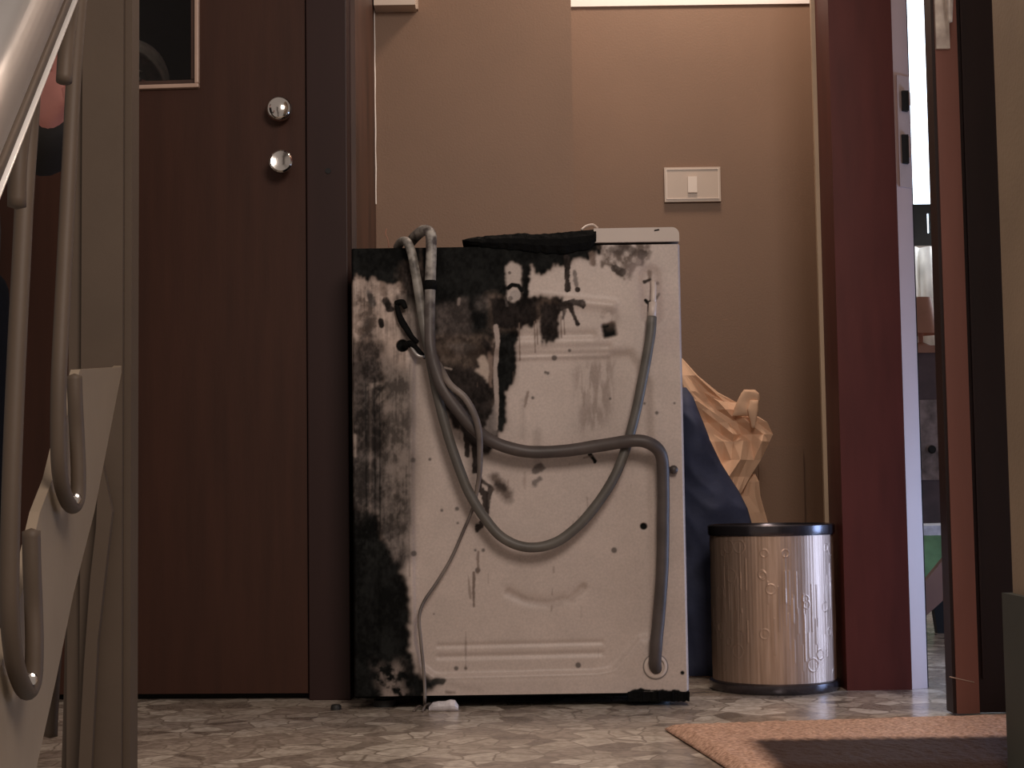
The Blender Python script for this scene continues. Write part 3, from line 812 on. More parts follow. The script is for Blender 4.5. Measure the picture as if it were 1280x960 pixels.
tube('stray_wire', [P(486, 309, DM + .01), P(485, 300, DM + .01), P(482, 292, DM + .012), P(483, 286, DM + .015)], .0011, M['tan_wood'], wm, sides=6)
# plinth strip and feet
bm = bmesh.new(); add_box(bm, mL + .006, mR - .004, DM + .012, DM + .53, .022, mB)
finish('plinth', bm, M['char'], wm)
bm = bmesh.new()
cols = []
for i in range(41):
    px = 785 + 77 * i / 40
    pt = P(px, 865, DM - .004); pq = P(px, 877 + 1.5 * noise.noise(Vector((px * .3, 0, 0))), DM - .004)
    yt = .004 * noise.noise(Vector((px * .4, 1, 0)))
    cols.append([bm.verts.new((pt.x, DM - .004 + yt, pt.z)), bm.verts.new((pq.x, DM - .002 + yt, max(.0015, pq.z))), bm.verts.new((pq.x, DM + .02, max(.0015, pq.z))), bm.verts.new((pt.x, DM + .02, pt.z))])
for A, B in zip(cols, cols[1:]):
    for k in range(4): bm.faces.new([A[k], A[(k + 1) % 4], B[(k + 1) % 4], B[k]])
bm.faces.new(cols[0]); bm.faces.new(list(reversed(cols[-1])))
finish('burnt_strip', bm, M['char'], wm)
for fx in (mL + .05, mR - .05):
    for fy in (DM + .05, DM + .48):
        lathe('foot', (fx, fy, 0), (0, 0, 1), [(0, 0), (.02, 0), (.02, .012), (.008, .014), (.008, .03), (0, .03)], M['rubber'], wm, n=20)
# hoses
B_ = [(512, 304, .09), (520, 295, .03), (530, 288, -.005), (538, 292, -.022), (539, 312, -.026), (538, 350, -.026), (537, 400, -.028), (539, 440, -.035), (551, 480, -.05), (572, 512, -.05), (592, 535, -.045), (618, 553, -.035), (655, 564, -.03), (700, 564, -.03), (750, 557, -.035), (790, 551, -.045), (812, 554, -.045), (826, 568, -.035), (829, 595, -.026), (829, 650, -.022), (828, 710, -.020), (824, 765, -.018), (820, 808, -.016), (819, 828, -.008), (820, 836, .006)]
dh = tube('drain_hose', [P(x, y, DM + d) for x, y, d in B_], lambda t: .0100 + .0012 * (t > .3), M['hose'], wm, sides=16, wob=.05)
A_ = [(497, 309, .05), (502, 302, .01), (509, 303, -.018), (515, 318, -.022), (520, 345, -.022), (525, 375, -.022), (530, 410, -.024), (538, 450, -.028), (546, 490, -.03), (556, 530, -.03), (570, 575, -.03), (586, 615, -.03), (604, 645, -.03), (628, 672, -.03), (658, 684, -.03), (692, 679, -.03), (722, 658, -.03), (748, 628, -.03), (770, 592, -.028), (785, 552, -.024), (796, 510, -.022), (806, 460, -.02), (813, 420, -.018), (815, 396, -.014)]
ih = tube('inlet_hose', [P(x, y, DM + d) for x, y, d in A_], lambda t: .0080 + .0010 * min(1, t * 3), M['hose_light'], wm, sides=16, wob=.05)
# fitting at the top of the inlet hose
pf = P(815.5, 394, DM - .014)
bm = bmesh.new()
add_tube(bm, [P(815, 397, DM - .014), P(816, 378, DM - .012)], .0072, sides=12, sub=2)
add_tube(bm, [P(816.5, 379, DM - .012), P(817, 360, DM - .006), P(816, 352, DM + .002)], .0050, sides=12, sub=3)
finish('hose_nut', bm, M['enamel'], ih, smooth=True)
# hose clip and outlet grommet
bm = bmesh.new()
add_tube(bm, [P(822, 587, DM - .004), P(846, 587, DM - .006)], .0052, sides=12, sub=2)
add_tube(bm, [P(842, 587, DM - .012), P(842, 587, DM + .002)], .0078, sides=14, sub=1)
finish('hose_clip', bm, M['hose'], wm, smooth=True)
gp = P(819.5, 833, DM)
lathe('hose_grommet', (gp.x, DM + .001, gp.z), (0, -1, 0), [(.021, 0), (.021, .003), (.019, .0045), (.0155, .0045), (.0150, .001), (0, .001)], M['enamel'], wm, n=36)
lathe('grommet_ring', (gp.x, DM + .0005, gp.z), (0, -1, 0), [(.0225, 0), (.0225, .0025), (.0205, .003), (.0205, 0)], M['galv'], wm, n=36)
# power cord down to a plug on the floor
Cc = [(548, 455, -.03), (562, 480, -.062), (580, 496, -.066), (592, 516, -.066), (599, 540, -.060), (600, 570, -.05), (599, 595, -.045), (592, 632, -.02), (580, 662, -.012), (564, 698, -.012), (546, 728, -.014), (530, 752, -.02), (524, 772, -.026), (526, 800, -.026), (529, 832, -.026), (531, 860, -.026), (531, 876, -.03)]
rad_c = lambda t: .0062 if t < .22 else (.0062 - .0033 * min(1, (t - .22) / .2))
cord = tube('power_cord', [P(x, y, DM + d) for x, y, d in Cc] + [PF(532, 885) + Vector((0, 0, .004)), PF(540, 888) + Vector((0, 0, .006))], rad_c, M['cord'], wm, sides=10)
# plug: tapered body lying on the floor
pp = PF(553, 889)
bm = bmesh.new()
prof = [(536, .0035), (541, .0075), (548, .0095), (556, .0090), (563, .0105), (569, .0095), (573, .0050)]
rings = []
for (px, r) in prof:
    c0 = Vector((P(px, 885, pp.y).x, pp.y, r * .9 + .0008))
    rings.append([bm.verts.new(c0 + Vector((0, math.cos(a) * r * .9, math.sin(a) * r * (.95 + .2 * noise.noise(Vector((px, a, 0))))))) for a in [2 * math.pi * k / 12 for k in range(12)]])
for A, B in zip(rings, rings[1:]):
    for k in range(12): bm.faces.new([A[k], A[(k + 1) % 12], B[(k + 1) % 12], B[k]])
bm.faces.new(rings[0]); bm.faces.new(list(reversed(rings[-1])))
finish('plug', bm, M['plug'], cord)
tube('frayed_wire', [PF(531, 888) + Vector((0, 0, .003)), PF(524, 887) + Vector((0, 0, .006)), PF(517, 890) + Vector((0, 0, .002))], [.003, .002, .0025], M['cord'], cord, sides=8)
tube('frayed_wire', [PF(538, 884) + Vector((0, 0, .006)), PF(532, 889) + Vector((0, 0, .010)), PF(528, 891) + Vector((0, 0, .003))], [.003, .002, .002], M['cord'], cord, sides=8)
# melted cable bracket on the left strip
bm = bmesh.new()
add_tube(bm, [P(495, 379, DM - .004), P(503, 378, DM - .012), P(507, 385, DM - .016)], [.005, .006, .004], sides=10, sub=4)
add_tube(bm, [P(496, 382, DM - .006), P(502, 400, DM - .010), P(512, 418, DM - .012), P(522, 428, DM - .010)], [.004, .006, .005, .004], sides=10, sub=5, wob=.5)
add_tube(bm, [P(505, 432, DM - .004), P(514, 430, DM - .010), P(524, 440, DM - .012), P(532, 447, DM - .010)], [.005, .006, .005, .003], sides=10, sub=5, wob=.5)
finish('melted_bracket', bm, M['char'], wm, smooth=True)
bm = bmesh.new(); add_tube(bm, [P(514, 434, DM - .013), P(522, 444, DM - .018), P(531, 446, DM - .016)], [.0025, .003, .002], sides=8, sub=5)
finish('bare_clip', bm, M['satin'], wm, smooth=True)
# band of tape on the hose
c0, c1 = P(538, 351, DM - .026), P(538, 362, DM - .026)
tube('hose_tie', [c0, c1], .0118, M['char'], dh, sides=14, sub=2)

# ------------------------------------------------------------------ things on the walls
sw0, sw1 = P(830, 230, 3.65).x, P(900, 230, 3.65).x
sz0_, sz1_ = P(865, 253, 3.65).z, P(865, 210, 3.65).z
sw = empty('light_switch', ((sw0 + sw1) / 2, 3.65, sz0_), 'rectangular ivory light switch plate with one small rocker on brown wall', 'light switch')
box('wall_plate', sw0, sw1, 3.640, 3.6498, sz0_, sz1_, M['plate'], sw, bevel=.002)
bm = bmesh.new(); ring_frame(bm, sw0 + .004, sw1 - .004, sz0_ + .006, sz1_ - .004, .0016, 3.638, 3.6405)
finish('plate_rim', bm, M['plate2'], sw)
rc0, rc1 = P(859.5, 230, 3.64).x, P(871, 230, 3.64).x
box('rocker', rc0, rc1, 3.635, 3.641, P(865, 241, 3.64).z, P(865, 221, 3.64).z, M['plate2'], sw, bevel=.0015)
dbx = empty('wall_box', (P(492, 0, 3.47).x, 3.5, P(492, 8, 3.47).z), 'small white box mounted high on the brown wall above the machine', 'wall box')
b0, b1 = P(464, 0, 3.45).x, P(519, 0, 3.45).x
bz = P(492, 7, 3.45).z
box('cover', b0 + .006, b1, 3.445, 3.50, bz, bz + .10, M['plate2'], dbx, bevel=.004)
box('back_plate', b0, b1 + .004, 3.485, 3.4995, bz + .003, bz + .11, M['plate'], dbx, bevel=.002)

# ------------------------------------------------------------------ waste bin
bc = P(966, 760, 3.10)
rb = 78.0 / F * 3.10
zt_b = P(966, 655, 3.10 - rb * .0).z
bin_ = empty('waste_bin', (bc.x, 3.10, 0), 'round metal waste bin with embossed rings beside the washing machine', 'waste bin')
nA, nH = 240, 150
me = bpy.data.meshes.new('bin_body')
verts = []; hz0, hz1 = .016, zt_b - .016
rs = np.random.RandomState(5)
circles = [(rs.uniform(0, 2 * math.pi), rs.uniform(.03, hz1 - .02), rs.choice([.007, .009, .012])) for _ in range(60)]
bars = [(rs.uniform(0, 2 * math.pi), rs.uniform(.03, hz1 - .10), rs.uniform(.03, .10)) for _ in range(110)]
A2, H2 = np.meshgrid(np.linspace(0, 2 * math.pi, nA * 3, endpoint=False), np.linspace(hz0, hz1, nH * 2))
R2 = np.full(A2.shape, rb - .0035)
for (a, h, r) in circles:
    da = (A2 - a + math.pi) % (2 * math.pi) - math.pi
    d = np.hypot(da * rb, H2 - h)
    R2 += .0006 * np.exp(-((d - r) / .0011) ** 2)
for (a, h, l) in bars:
    da = np.abs((A2 - a + math.pi) % (2 * math.pi) - math.pi) * rb
    dz = np.clip(np.maximum(h - H2, H2 - h - l), 0, None)
    R2 += .0006 * np.exp(-(np.hypot(da, dz) / .0014) ** 2)
R2 += .00008 * np.sin(A2 * 110) + .0002 * np.sin(A2 * 23 + 1) * np.sin(A2 * 7)
V3 = np.stack([R2 * np.cos(A2), R2 * np.sin(A2), H2], -1)
V3[..., 0] += bc.x; V3[..., 1] += 3.10
hh, aa = A2.shape
idx = np.arange(hh * aa).reshape(hh, aa)
idn = np.roll(idx, -1, 1)
q = np.stack([idx[:-1], idn[:-1], idn[1:], idx[1:]], -1).reshape(-1, 4)
me.from_pydata(V3.reshape(-1, 3).tolist(), [], q.tolist())
m = mat('embossed_warm_metal', (0.66, 0.47, 0.365), 0.45, metal=0.6, var=.12, scale=30, stretch=(5, 5, .25), color2=(.44, .295, .215))
ob = link('bin_body', me, m, bin_, smooth=True)
lathe('top_rim', (bc.x, 3.10, hz1 - .004), (0, 0, 1), [(rb - .001, 0), (rb + .0005, .004), (rb + .0005, .018), (rb - .002, .0205), (rb - .006, .0205), (rb - .008, .016), (rb - .008, -.25)], M['rim'], bin_, n=64)
lathe('bottom_rim', (bc.x, 3.10, 0), (0, 0, 1), [(0, .0), (rb, .0), (rb + .003, .004), (rb + .003, .017), (rb - .002, .020), (rb - .008, .020), (rb - .008, .004), (0, .004)], M['rim'], bin_, n=64)

# ------------------------------------------------------------------ soft sheets behind the bin
def strip_body(name, rows, D, thick, amp, m, freq=18, seed=0, nu=26, per=6, smooth=True, facet=0.0, parent=None):
    """rows: (py, xleft, xright) traced edge to edge; a closed, padded body"""
    ys = []; ls = []; rs_ = []
    for (a, b) in zip(rows, rows[1:]):
        for k in range(per):
            t = k / per
            ys.append(a[0] + (b[0] - a[0]) * t); ls.append(a[1] + (b[1] - a[1]) * t); rs_.append(a[2] + (b[2] - a[2]) * t)
    ys.append(rows[-1][0]); ls.append(rows[-1][1]); rs_.append(rows[-1][2])
    bm = bmesh.new(); fr = []; bk = []
    nV = len(ys)
    for j, (y, l, r) in enumerate(zip(ys, ls, rs_)):
        f_, b_ = [], []
        for i in range(nu + 1):
            s = i / nu
            p = P(l + (r - l) * s, y, D)
            e = math.sin(math.pi * s) ** .5 * min(1, (j / nV) * 8, ((nV - 1 - j) / nV) * 8 + .3) if 0 < i < nu else 0
            nn_ = noise.noise(Vector((p.x * freq, seed, p.z * freq)))
            nn2 = abs(noise.noise(Vector((p.x * freq * 1.9 + p.z * 9, seed + 5, p.z * freq * 1.3)))) - .2
            off = amp * (nn_ + facet * nn2)
            z = max(p.z, .002)
            f_.append(bm.verts.new((p.x, D - thick * e + off, z)))
            b_.append(bm.verts.new((p.x, D + thick * e + .0025 + off, z)))
        fr.append(f_); bk.append(b_)
    for j in range(nV - 1):
        for i in range(nu):
            bm.faces.new([fr[j][i], fr[j][i + 1], fr[j + 1][i + 1], fr[j + 1][i]])
            bm.faces.new([bk[j][i + 1], bk[j][i], bk[j + 1][i], bk[j + 1][i + 1]])
        for g_, s_ in ((0, 1), (nu, -1)):
            bm.faces.new([fr[j][g_], fr[j + 1][g_], bk[j + 1][g_], bk[j][g_]])
    for j in (0, nV - 1):
        for i in range(nu):
            bm.faces.new([fr[j][i], bk[j][i], bk[j][i + 1], fr[j][i + 1]])
    return finish(name, bm, m, parent, smooth=smooth)

pb = empty('paper_bag', (P(930, 700, 3.42).x, 3.42, 0), 'crumpled brown kraft paper bag standing behind the metal bin', 'paper bag')
strip_body('bag_side', [(448, 848, 853), (470, 848, 872), (490, 850, 898), (502, 852, 924), (512, 856, 936), (528, 862, 958), (543, 866, 966), (552, 870, 962), (575, 876, 951), (596, 880, 938), (616, 884, 926), (640, 884, 918), (700, 884, 925), (780, 880, 930), (838, 878, 935)], 3.42, .012, .030, M['paper'], freq=10, seed=2, facet=2.0, nu=8, per=1, smooth=False, parent=pb)
strip_body('folded_tab', [(487, 930, 944), (492, 926, 949), (500, 922, 950), (510, 918, 946), (520, 916, 940)], 3.405, .006, .006, M['paper'], freq=30, seed=9, nu=12, parent=pb)
strip_body('folded_tab', [(500, 938, 948), (512, 934, 948), (535, 940, 944)], 3.395, .004, .006, M['paper'], freq=30, seed=19, nu=10, parent=pb)
strip_body('lower_flap', [(592, 936, 944), (602, 928, 949), (620, 920, 951), (640, 926, 957), (660, 930, 962), (720, 930, 968), (838, 925, 972)], 3.45, .010, .02, M['paper'], freq=12, seed=5, facet=1.6, nu=4, per=1, smooth=False, parent=pb)
bb_ = strip_body('blue_bag', [(484, 842, 858), (497, 842, 867), (520, 842, 875), (550, 842, 886), (580, 843, 902), (600, 844, 915), (614, 844, 924), (635, 845, 934), (655, 846, 940), (700, 848, 950), (760, 850, 955), (845, 852, 952)], 3.30, .035, .02, M['blue'], freq=9, seed=3, facet=.7)
tag(bb_, 'dark navy blue fabric bag leaning between the washing machine and bin', 'bag')

# ------------------------------------------------------------------ door mat, door stop
c1_, c2_ = PF(831, 913), PF(1262, 898)
q1, q2 = PF(905, 960), PF(1262, 960)
m, nt, b = nodes_of('coir_mat')
N = nt.nodes; L = nt.links
tc = N.new('ShaderNodeTexCoord'); n_ = N.new('ShaderNodeTexNoise'); n_.inputs['Scale'].default_value = 160; n_.inputs['Detail'].default_value = 5
L.new(tc.outputs['Object'], n_.inputs['Vector'])
at = N.new('ShaderNodeAttribute'); at.attribute_name = 'band'
r_ = N.new('ShaderNodeValToRGB'); r_.color_ramp.elements[0].position = .3; r_.color_ramp.elements[1].position = .72
r_.color_ramp.elements[0].color = (.36, .19, .12, 1); r_.color_ramp.elements[1].color = (.85, .54, .39, 1)
L.new(n_.outputs[0], r_.inputs[0])
mx = N.new('ShaderNodeMixRGB'); L.new(at.outputs['Fac'], mx.inputs[0]); L.new(r_.outputs[0], mx.inputs[1]); mx.inputs[2].default_value = (.045, .018, .010, 1)
L.new(mx.outputs[0], b.inputs['Base Color']); b.inputs['Roughness'].default_value = .9
bp = N.new('ShaderNodeBump'); bp.inputs['Strength'].default_value = .8; bp.inputs['Distance'].default_value = .004
L.new(n_.outputs[0], bp.inputs['Height']); L.new(bp.outputs[0], b.inputs['Normal'])
mu, mv = 160, 60
farL = Vector((c1_.x, c1_.y, 0)); nearL = farL + (Vector((q1.x, q1.y, 0)) - farL) * 1.02
nearL.y = EDGE + .01
t_ = (EDGE + .01 - farL.y) / (q1.y - farL.y); nearL = Vector((farL.x + (q1.x - farL.x) * t_, EDGE + .01, 0))
farR = Vector((gx + .22, c1_.y + (c2_.y - c1_.y) * .95, 0)); nearR = Vector((gx + .22, EDGE + .01, 0))
bm = bmesh.new(); lay = bm.verts.layers.float.new('band')
gr = []
for j in range(mv + 1):
    row = []
    for i in range(mu + 1):
        a, c_ = i / mu, j / mv
        p = (farL * (1 - a) + farR * a) * (1 - c_) + (nearL * (1 - a) + nearR * a) * c_
        ed = min(a * mu / 5, (1 - a) * mu / 4, c_ * mv / 5, (1 - c_) * mv / 4, 1)
        z = .0015 + .011 * math.sin(ed * math.pi / 2) + .0022 * noise.noise(Vector((p.x * 90, p.y * 60, 0))) * ed
        v = bm.verts.new((p.x, p.y, z)); row.append(v)
        bd = max(0, min(1, (PF(1050, 935).y - p.y) / .035 + .5)) * max(0, min(1, (p.x - PF(940, 940).x) / .03 + .5))
        v[lay] = bd
    gr.append(row)
for j in range(mv):
    for i in range(mu): bm.faces.new([gr[j][i], gr[j][i + 1], gr[j + 1][i + 1], gr[j + 1][i]])
ma = finish('doormat', bm, m, smooth=True)
md = ma.modifiers.new('s', 'SOLIDIFY'); md.thickness = .0014; md.offset = 1
tag(ma, 'brown coir doormat with a darker near band on the marble floor', 'doormat')

sp_ = PF(420, 887)
ds = lathe('door_stop', (sp_.x, sp_.y, 0), (0, 0, 1), [(0, 0), (.0095, 0), (.0095, .006), (.007, .009), (0, .0095)], M['rubber'], n=20)
tag(ds, 'tiny black rubber door stop on floor at the left door frame', 'door stop')

# ------------------------------------------------------------------ stair railing
PD = 2.05
p0 = P(152, 455, PD)
dirp = Vector((-.09, 1, 0)).normalized()
nrm = Vector((1, .09, 0)).normalized()
def RP(px, py, off=0.0):
    d = ROT.to_3x3() @ Vector(((px - 640) / F, (480 - py) / F, -1))
    q_ = p0 + nrm * off
    t = (q_ - CAM).dot(nrm) / d.dot(nrm)
    return CAM + d * t
rail = empty('stair_railing', (p0.x, PD, -.2), 'taupe steel stair railing with polished metal handrail at the left', 'railing')
# square post with a flat fascia
bm = bmesh.new()
pxl, pxr = P(101, 500, PD).x, P(153, 500, PD).x
pxe = P(168.5, 500, PD + .03).x
add_box(bm, pxl, pxr, PD, PD + .045, -.35, 1.35)
finish('post', bm, M['paintmetal'], rail, bevel=.003)
box('post_flange', P(88, 300, PD + .03).x + .004, pxe, PD + .010, PD + .05, -.35, 1.35, M['paintmetal'], rail, bevel=.003)
# stringer plate
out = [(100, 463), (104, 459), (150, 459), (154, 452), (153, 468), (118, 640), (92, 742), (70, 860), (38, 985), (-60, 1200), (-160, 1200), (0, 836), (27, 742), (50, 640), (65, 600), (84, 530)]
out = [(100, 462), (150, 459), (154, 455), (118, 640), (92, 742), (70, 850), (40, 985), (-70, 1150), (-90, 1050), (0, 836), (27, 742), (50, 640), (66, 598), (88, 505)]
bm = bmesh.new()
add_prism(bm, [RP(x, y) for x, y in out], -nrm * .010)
M['plate_steel'] = mat('lit_taupe_painted_steel', (0.27, 0.21, 0.15), 0.40, var=0.07, scale=9, bump=.05)  # same taupe paint made lighter: the light on this face is in the colour
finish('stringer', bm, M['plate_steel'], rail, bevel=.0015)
# bent bars: J hook below, return hook above
def bent(long_, hook, r):
    pts = [RP(x, y, .012) for x, y in long_] + [RP(x, y, o) for x, y, o in hook]
    return tube('baluster', pts, r, M['paintmetal'], rail, sides=14, sub=6)
b1_ = bent([(106, -60), (100, 0), (92, 100), (87, 200), (82, 300), (77, 400), (73.5, 480), (73, 560)], [(76, 600, .012), (83, 624, .013), (91, 633, .014), (97, 622, .016), (98, 590, .016), (96, 540, .014), (94, 500, .013), (93, 470, .012)], .0078)
b2_ = bent([(42, 60), (38, 140), (31, 240), (27, 320), (21, 440), (16, 560), (13, 660), (12, 760)], [(17, 820, .012), (25, 850, .013), (34, 864, .014), (41, 850, .016), (43, 810, .016), (42, 760, .014), (40, 710, .013), (39, 664, .012)], .0082)
for pts in ([(92, -20), (86, 30), (82, 70), (80, 102)], [(34, 130), (26, 170), (22, 210), (21, 258)]):
    tube('hook_end', [RP(x, y, .022) for x, y in pts], .0078, M['paintmetal'], rail, sides=14, sub=5)
# weld bolts that shine at the hooks
for (x, y, r) in ((95, 622, .0052), (102, 624, .003), (39, 848, .0055), (50, 838, .003)):
    c_ = RP(x, y, .020)
    lathe('bolt', c_, (.35, -1, .3), [(r, -.008), (r, .0), (r * .7, r * .6), (0, r * .8)], M['chrome'], rail, n=20)
# second, lower plate and bar behind the post
def Q(px, py, D): return P(px, py, D)
bm = bmesh.new()
add_prism(bm, [Q(124, 560, 2.03), Q(140, 640, 2.03), Q(133, 700, 2.03), Q(122, 800, 2.03), Q(112, 1000, 2.03), Q(96, 1000, 2.03), Q(105, 830, 2.03), Q(113, 720, 2.03), Q(120, 660, 2.03)], (0, .012, 0))
finish('lower_plate', bm, M['paintmetal'], rail, bevel=.002)
tube('lower_bar', [P(92, 680, 2.09), P(90, 760, 2.09), P(88, 860, 2.09), P(84, 1000, 2.09)], .0085, M['paintmetal'], rail, sides=12)
tube('lower_hook', [P(78, 720, 2.2), P(72, 800, 2.2), P(66, 870, 2.2), P(63, 920, 2.2)], [.006, .007, .009, .010], M['paintmetal'], rail, sides=12)
# handrail: wide rounded bar with a bright capping strip beneath
e0, e1 = RP(90, 0, .045), RP(0, 225, .045)
dr = (e0 - e1).normalized()
upn = dr.cross(nrm).normalized()
if upn.z < 0: upn = -upn
def rail_pt(t): return e1 + (e0 - e1) * t
def sweep(name, prof, t0, t1, m, off_up, off_n, bevel=False):
    bm = bmesh.new(); R0 = []; R1 = []
    for (a, b_) in prof:
        for t, Rl in ((t0, R0), (t1, R1)):
            Rl.append(bm.verts.new(rail_pt(t) + nrm * (a + off_n) + upn * (b_ + off_up)))
    n = len(prof)
    for k in range(n): bm.faces.new([R0[k], R0[(k + 1) % n], R1[(k + 1) % n], R1[k]])
    bm.faces.new(R0); bm.faces.new(list(reversed(R1)))
    return finish(name, bm, m, rail, smooth=True)
prof = []
for k in range(36):
    a = 2 * math.pi * k / 36
    ca_, sa_ = math.cos(a), math.sin(a)
    prof.append((.030 * abs(ca_) ** .75 * (1 if ca_ > 0 else -1), .036 * abs(sa_) ** .75 * (1 if sa_ > 0 else -1)))
sweep('handrail', prof, -1.6, 1.4, M['satin'], .050, -.020)
sweep('rail_strip', [(-.008, 0), (.005, 0), (.006, .001), (.006, .0025), (.005, .0035), (-.008, .0035)], -1.6, 1.4, M['strip_metal'], 0, 0)
sweep('rail_channel', [(-.012, .005), (.003, .005), (.003, .016), (-.012, .016)], -1.6, 1.4, M['paintmetal'], 0, 0)

# ------------------------------------------------------------------ people
def skinned(name, nodes, edges, m, parent=None, sub=2, root=0):
    me = bpy.data.meshes.new(name)
    me.from_pydata([tuple(n[0]) for n in nodes], edges, [])
    o = bpy.data.objects.new(name, me); COL.objects.link(o); me.materials.append(m)
    md = o.modifiers.new('skin', 'SKIN'); md.use_smooth_shade = True
    if not me.skin_vertices: me.skin_vertices.new()
    for i, n in enumerate(nodes):
        r = n[1]
        me.skin_vertices[0].data[i].radius = r if isinstance(r, tuple) else (r, r)
        me.skin_vertices[0].data[i].use_root = (i == root)
    s = o.modifiers.new('sub', 'SUBSURF'); s.levels = sub; s.render_levels = sub
    if parent:
        o.parent = parent; o.matrix_parent_inverse = world_mat(parent).inverted()
    return o

def chain(pts, start):
    return [(start + i, start + i + 1) for i in range(len(pts) - 1)]

# person standing at the left, mostly outside the frame, one hand raised by the rail
elb = P(58, 205, 2.62); wri = P(62, 140, 2.47); hnd = P(62, 112, 2.44)
bx_, by_ = P(-112, 400, 2.62).x, 2.62
V_ = Vector
sh = V_((bx_ + .05, by_, 1.16)); 
person = empty('person', (bx_, by_, 0), 'person in dark clothes behind the railing, pink hand raised by handrail', 'person')
nodes = [(V_((bx_, by_, .80)), (.08, .07)), (V_((bx_, by_, 1.0)), (.08, .07)), (V_((bx_, by_, 1.18)), (.085, .065)), (V_((bx_, by_, 1.255)), .040), (V_((bx_, by_ - .012, 1.335)), (.050, .055)), (V_((bx_, by_ - .002, 1.415)), (.082, .094)),
         (V_((bx_ + .08, by_, .70)), .050), (V_((bx_ + .09, by_ - .01, .42)), .048), (V_((bx_ + .09, by_, .07)), .034), (V_((bx_ + .09, by_ - .11, .035)), .030),
         (V_((bx_ - .08, by_, .70)), .050), (V_((bx_ - .09, by_ - .01, .42)), .048), (V_((bx_ - .09, by_, .07)), .034), (V_((bx_ - .09, by_ - .11, .035)), .030),
         (V_((bx_ + .13, by_, 1.20)), .045), (elb, .034), (wri, (.022, .026)), (hnd, (.019, .034)),
         (V_((bx_ - .13, by_, 1.20)), .045), (V_((bx_ - .19, by_, .95)), .036), (V_((bx_ - .20, by_ - .05, .74)), .025), (V_((bx_ - .20, by_ - .06, .66)), (.018, .03))]
edges = [(0, 1), (1, 2), (2, 3), (3, 4), (4, 5), (0, 6), (6, 7), (7, 8), (8, 9), (0, 10), (10, 11), (11, 12), (12, 13), (2, 14), (14, 15), (15, 16), (16, 17), (2, 18), (18, 19), (19, 20), (20, 21)]
# fingers of the raised hand, curled at different lengths
ups = V_((.10, 0, 1)).normalized(); side = V_((1, .1, -.1)).normalized()
for k, (off, ln) in enumerate(((-.022, .052), (-.008, .062), (.008, .058), (.021, .045))):
    base = hnd + side * off + ups * .022
    i0 = len(nodes)
    nodes += [(base, .0095), (base + ups * ln * .55 + V_((0, -.012, 0)), .0088), (base + ups * ln * .9 + V_((0, -.030, 0)), .0078)]
    edges += [(17, i0), (i0, i0 + 1), (i0 + 1, i0 + 2)]
for k, ln in enumerate((.045, .054, .050, .038)):
    b0 = V_((bx_ - .20, by_ - .06 - .030 + .019 * k, .64)); i0 = len(nodes)
    nodes += [(b0, .0092), (b0 + V_((.004, -.004, -ln * .6)), .0086), (b0 + V_((.016, -.006, -ln)), .0076)]
    edges += [(21, i0), (i0, i0 + 1), (i0 + 1, i0 + 2)]
i0 = len(nodes)
tb = hnd + side * .026 - ups * .012
nodes += [(tb, .011), (tb + side * .014 + ups * .022 + V_((0, -.015, 0)), .0098)]
edges += [(17, i0), (i0, i0 + 1)]
skinned('body', nodes, edges, M['skin'], person, sub=2)
jn = [(V_((bx_, by_, .64)), (.175, .14)), (V_((bx_, by_, .90)), (.15, .115)), (V_((bx_, by_, 1.16)), (.14, .10)), (V_((bx_, by_, 1.25)), .06),
      (V_((bx_ + .145, by_, 1.19)), .062), (elb, .050), (wri, .040),
      (V_((bx_ - .145, by_, 1.19)), .062), (V_((bx_ - .20, by_, .95)), .05), (V_((bx_ - .205, by_ - .045, .76)), .036)]
o = skinned('jacket', jn, [(0, 1), (1, 2), (2, 3), (2, 4), (4, 5), (5, 6), (2, 7), (7, 8), (8, 9)], M['cloth_black'], person, sub=2)
tn = [(V_((bx_, by_, .78)), (.125, .105)), (V_((bx_ + .085, by_, .70)), .088), (V_((bx_ + .095, by_ - .01, .42)), .068), (V_((bx_ + .095, by_, .08)), .055),
      (V_((bx_ - .085, by_, .70)), .088), (V_((bx_ - .095, by_ - .01, .42)), .068), (V_((bx_ - .095, by_, .08)), .055)]
skinned('trousers', tn, [(0, 1), (1, 2), (2, 3), (0, 4), (4, 5), (5, 6)], M['cloth_navy'], person, sub=2)

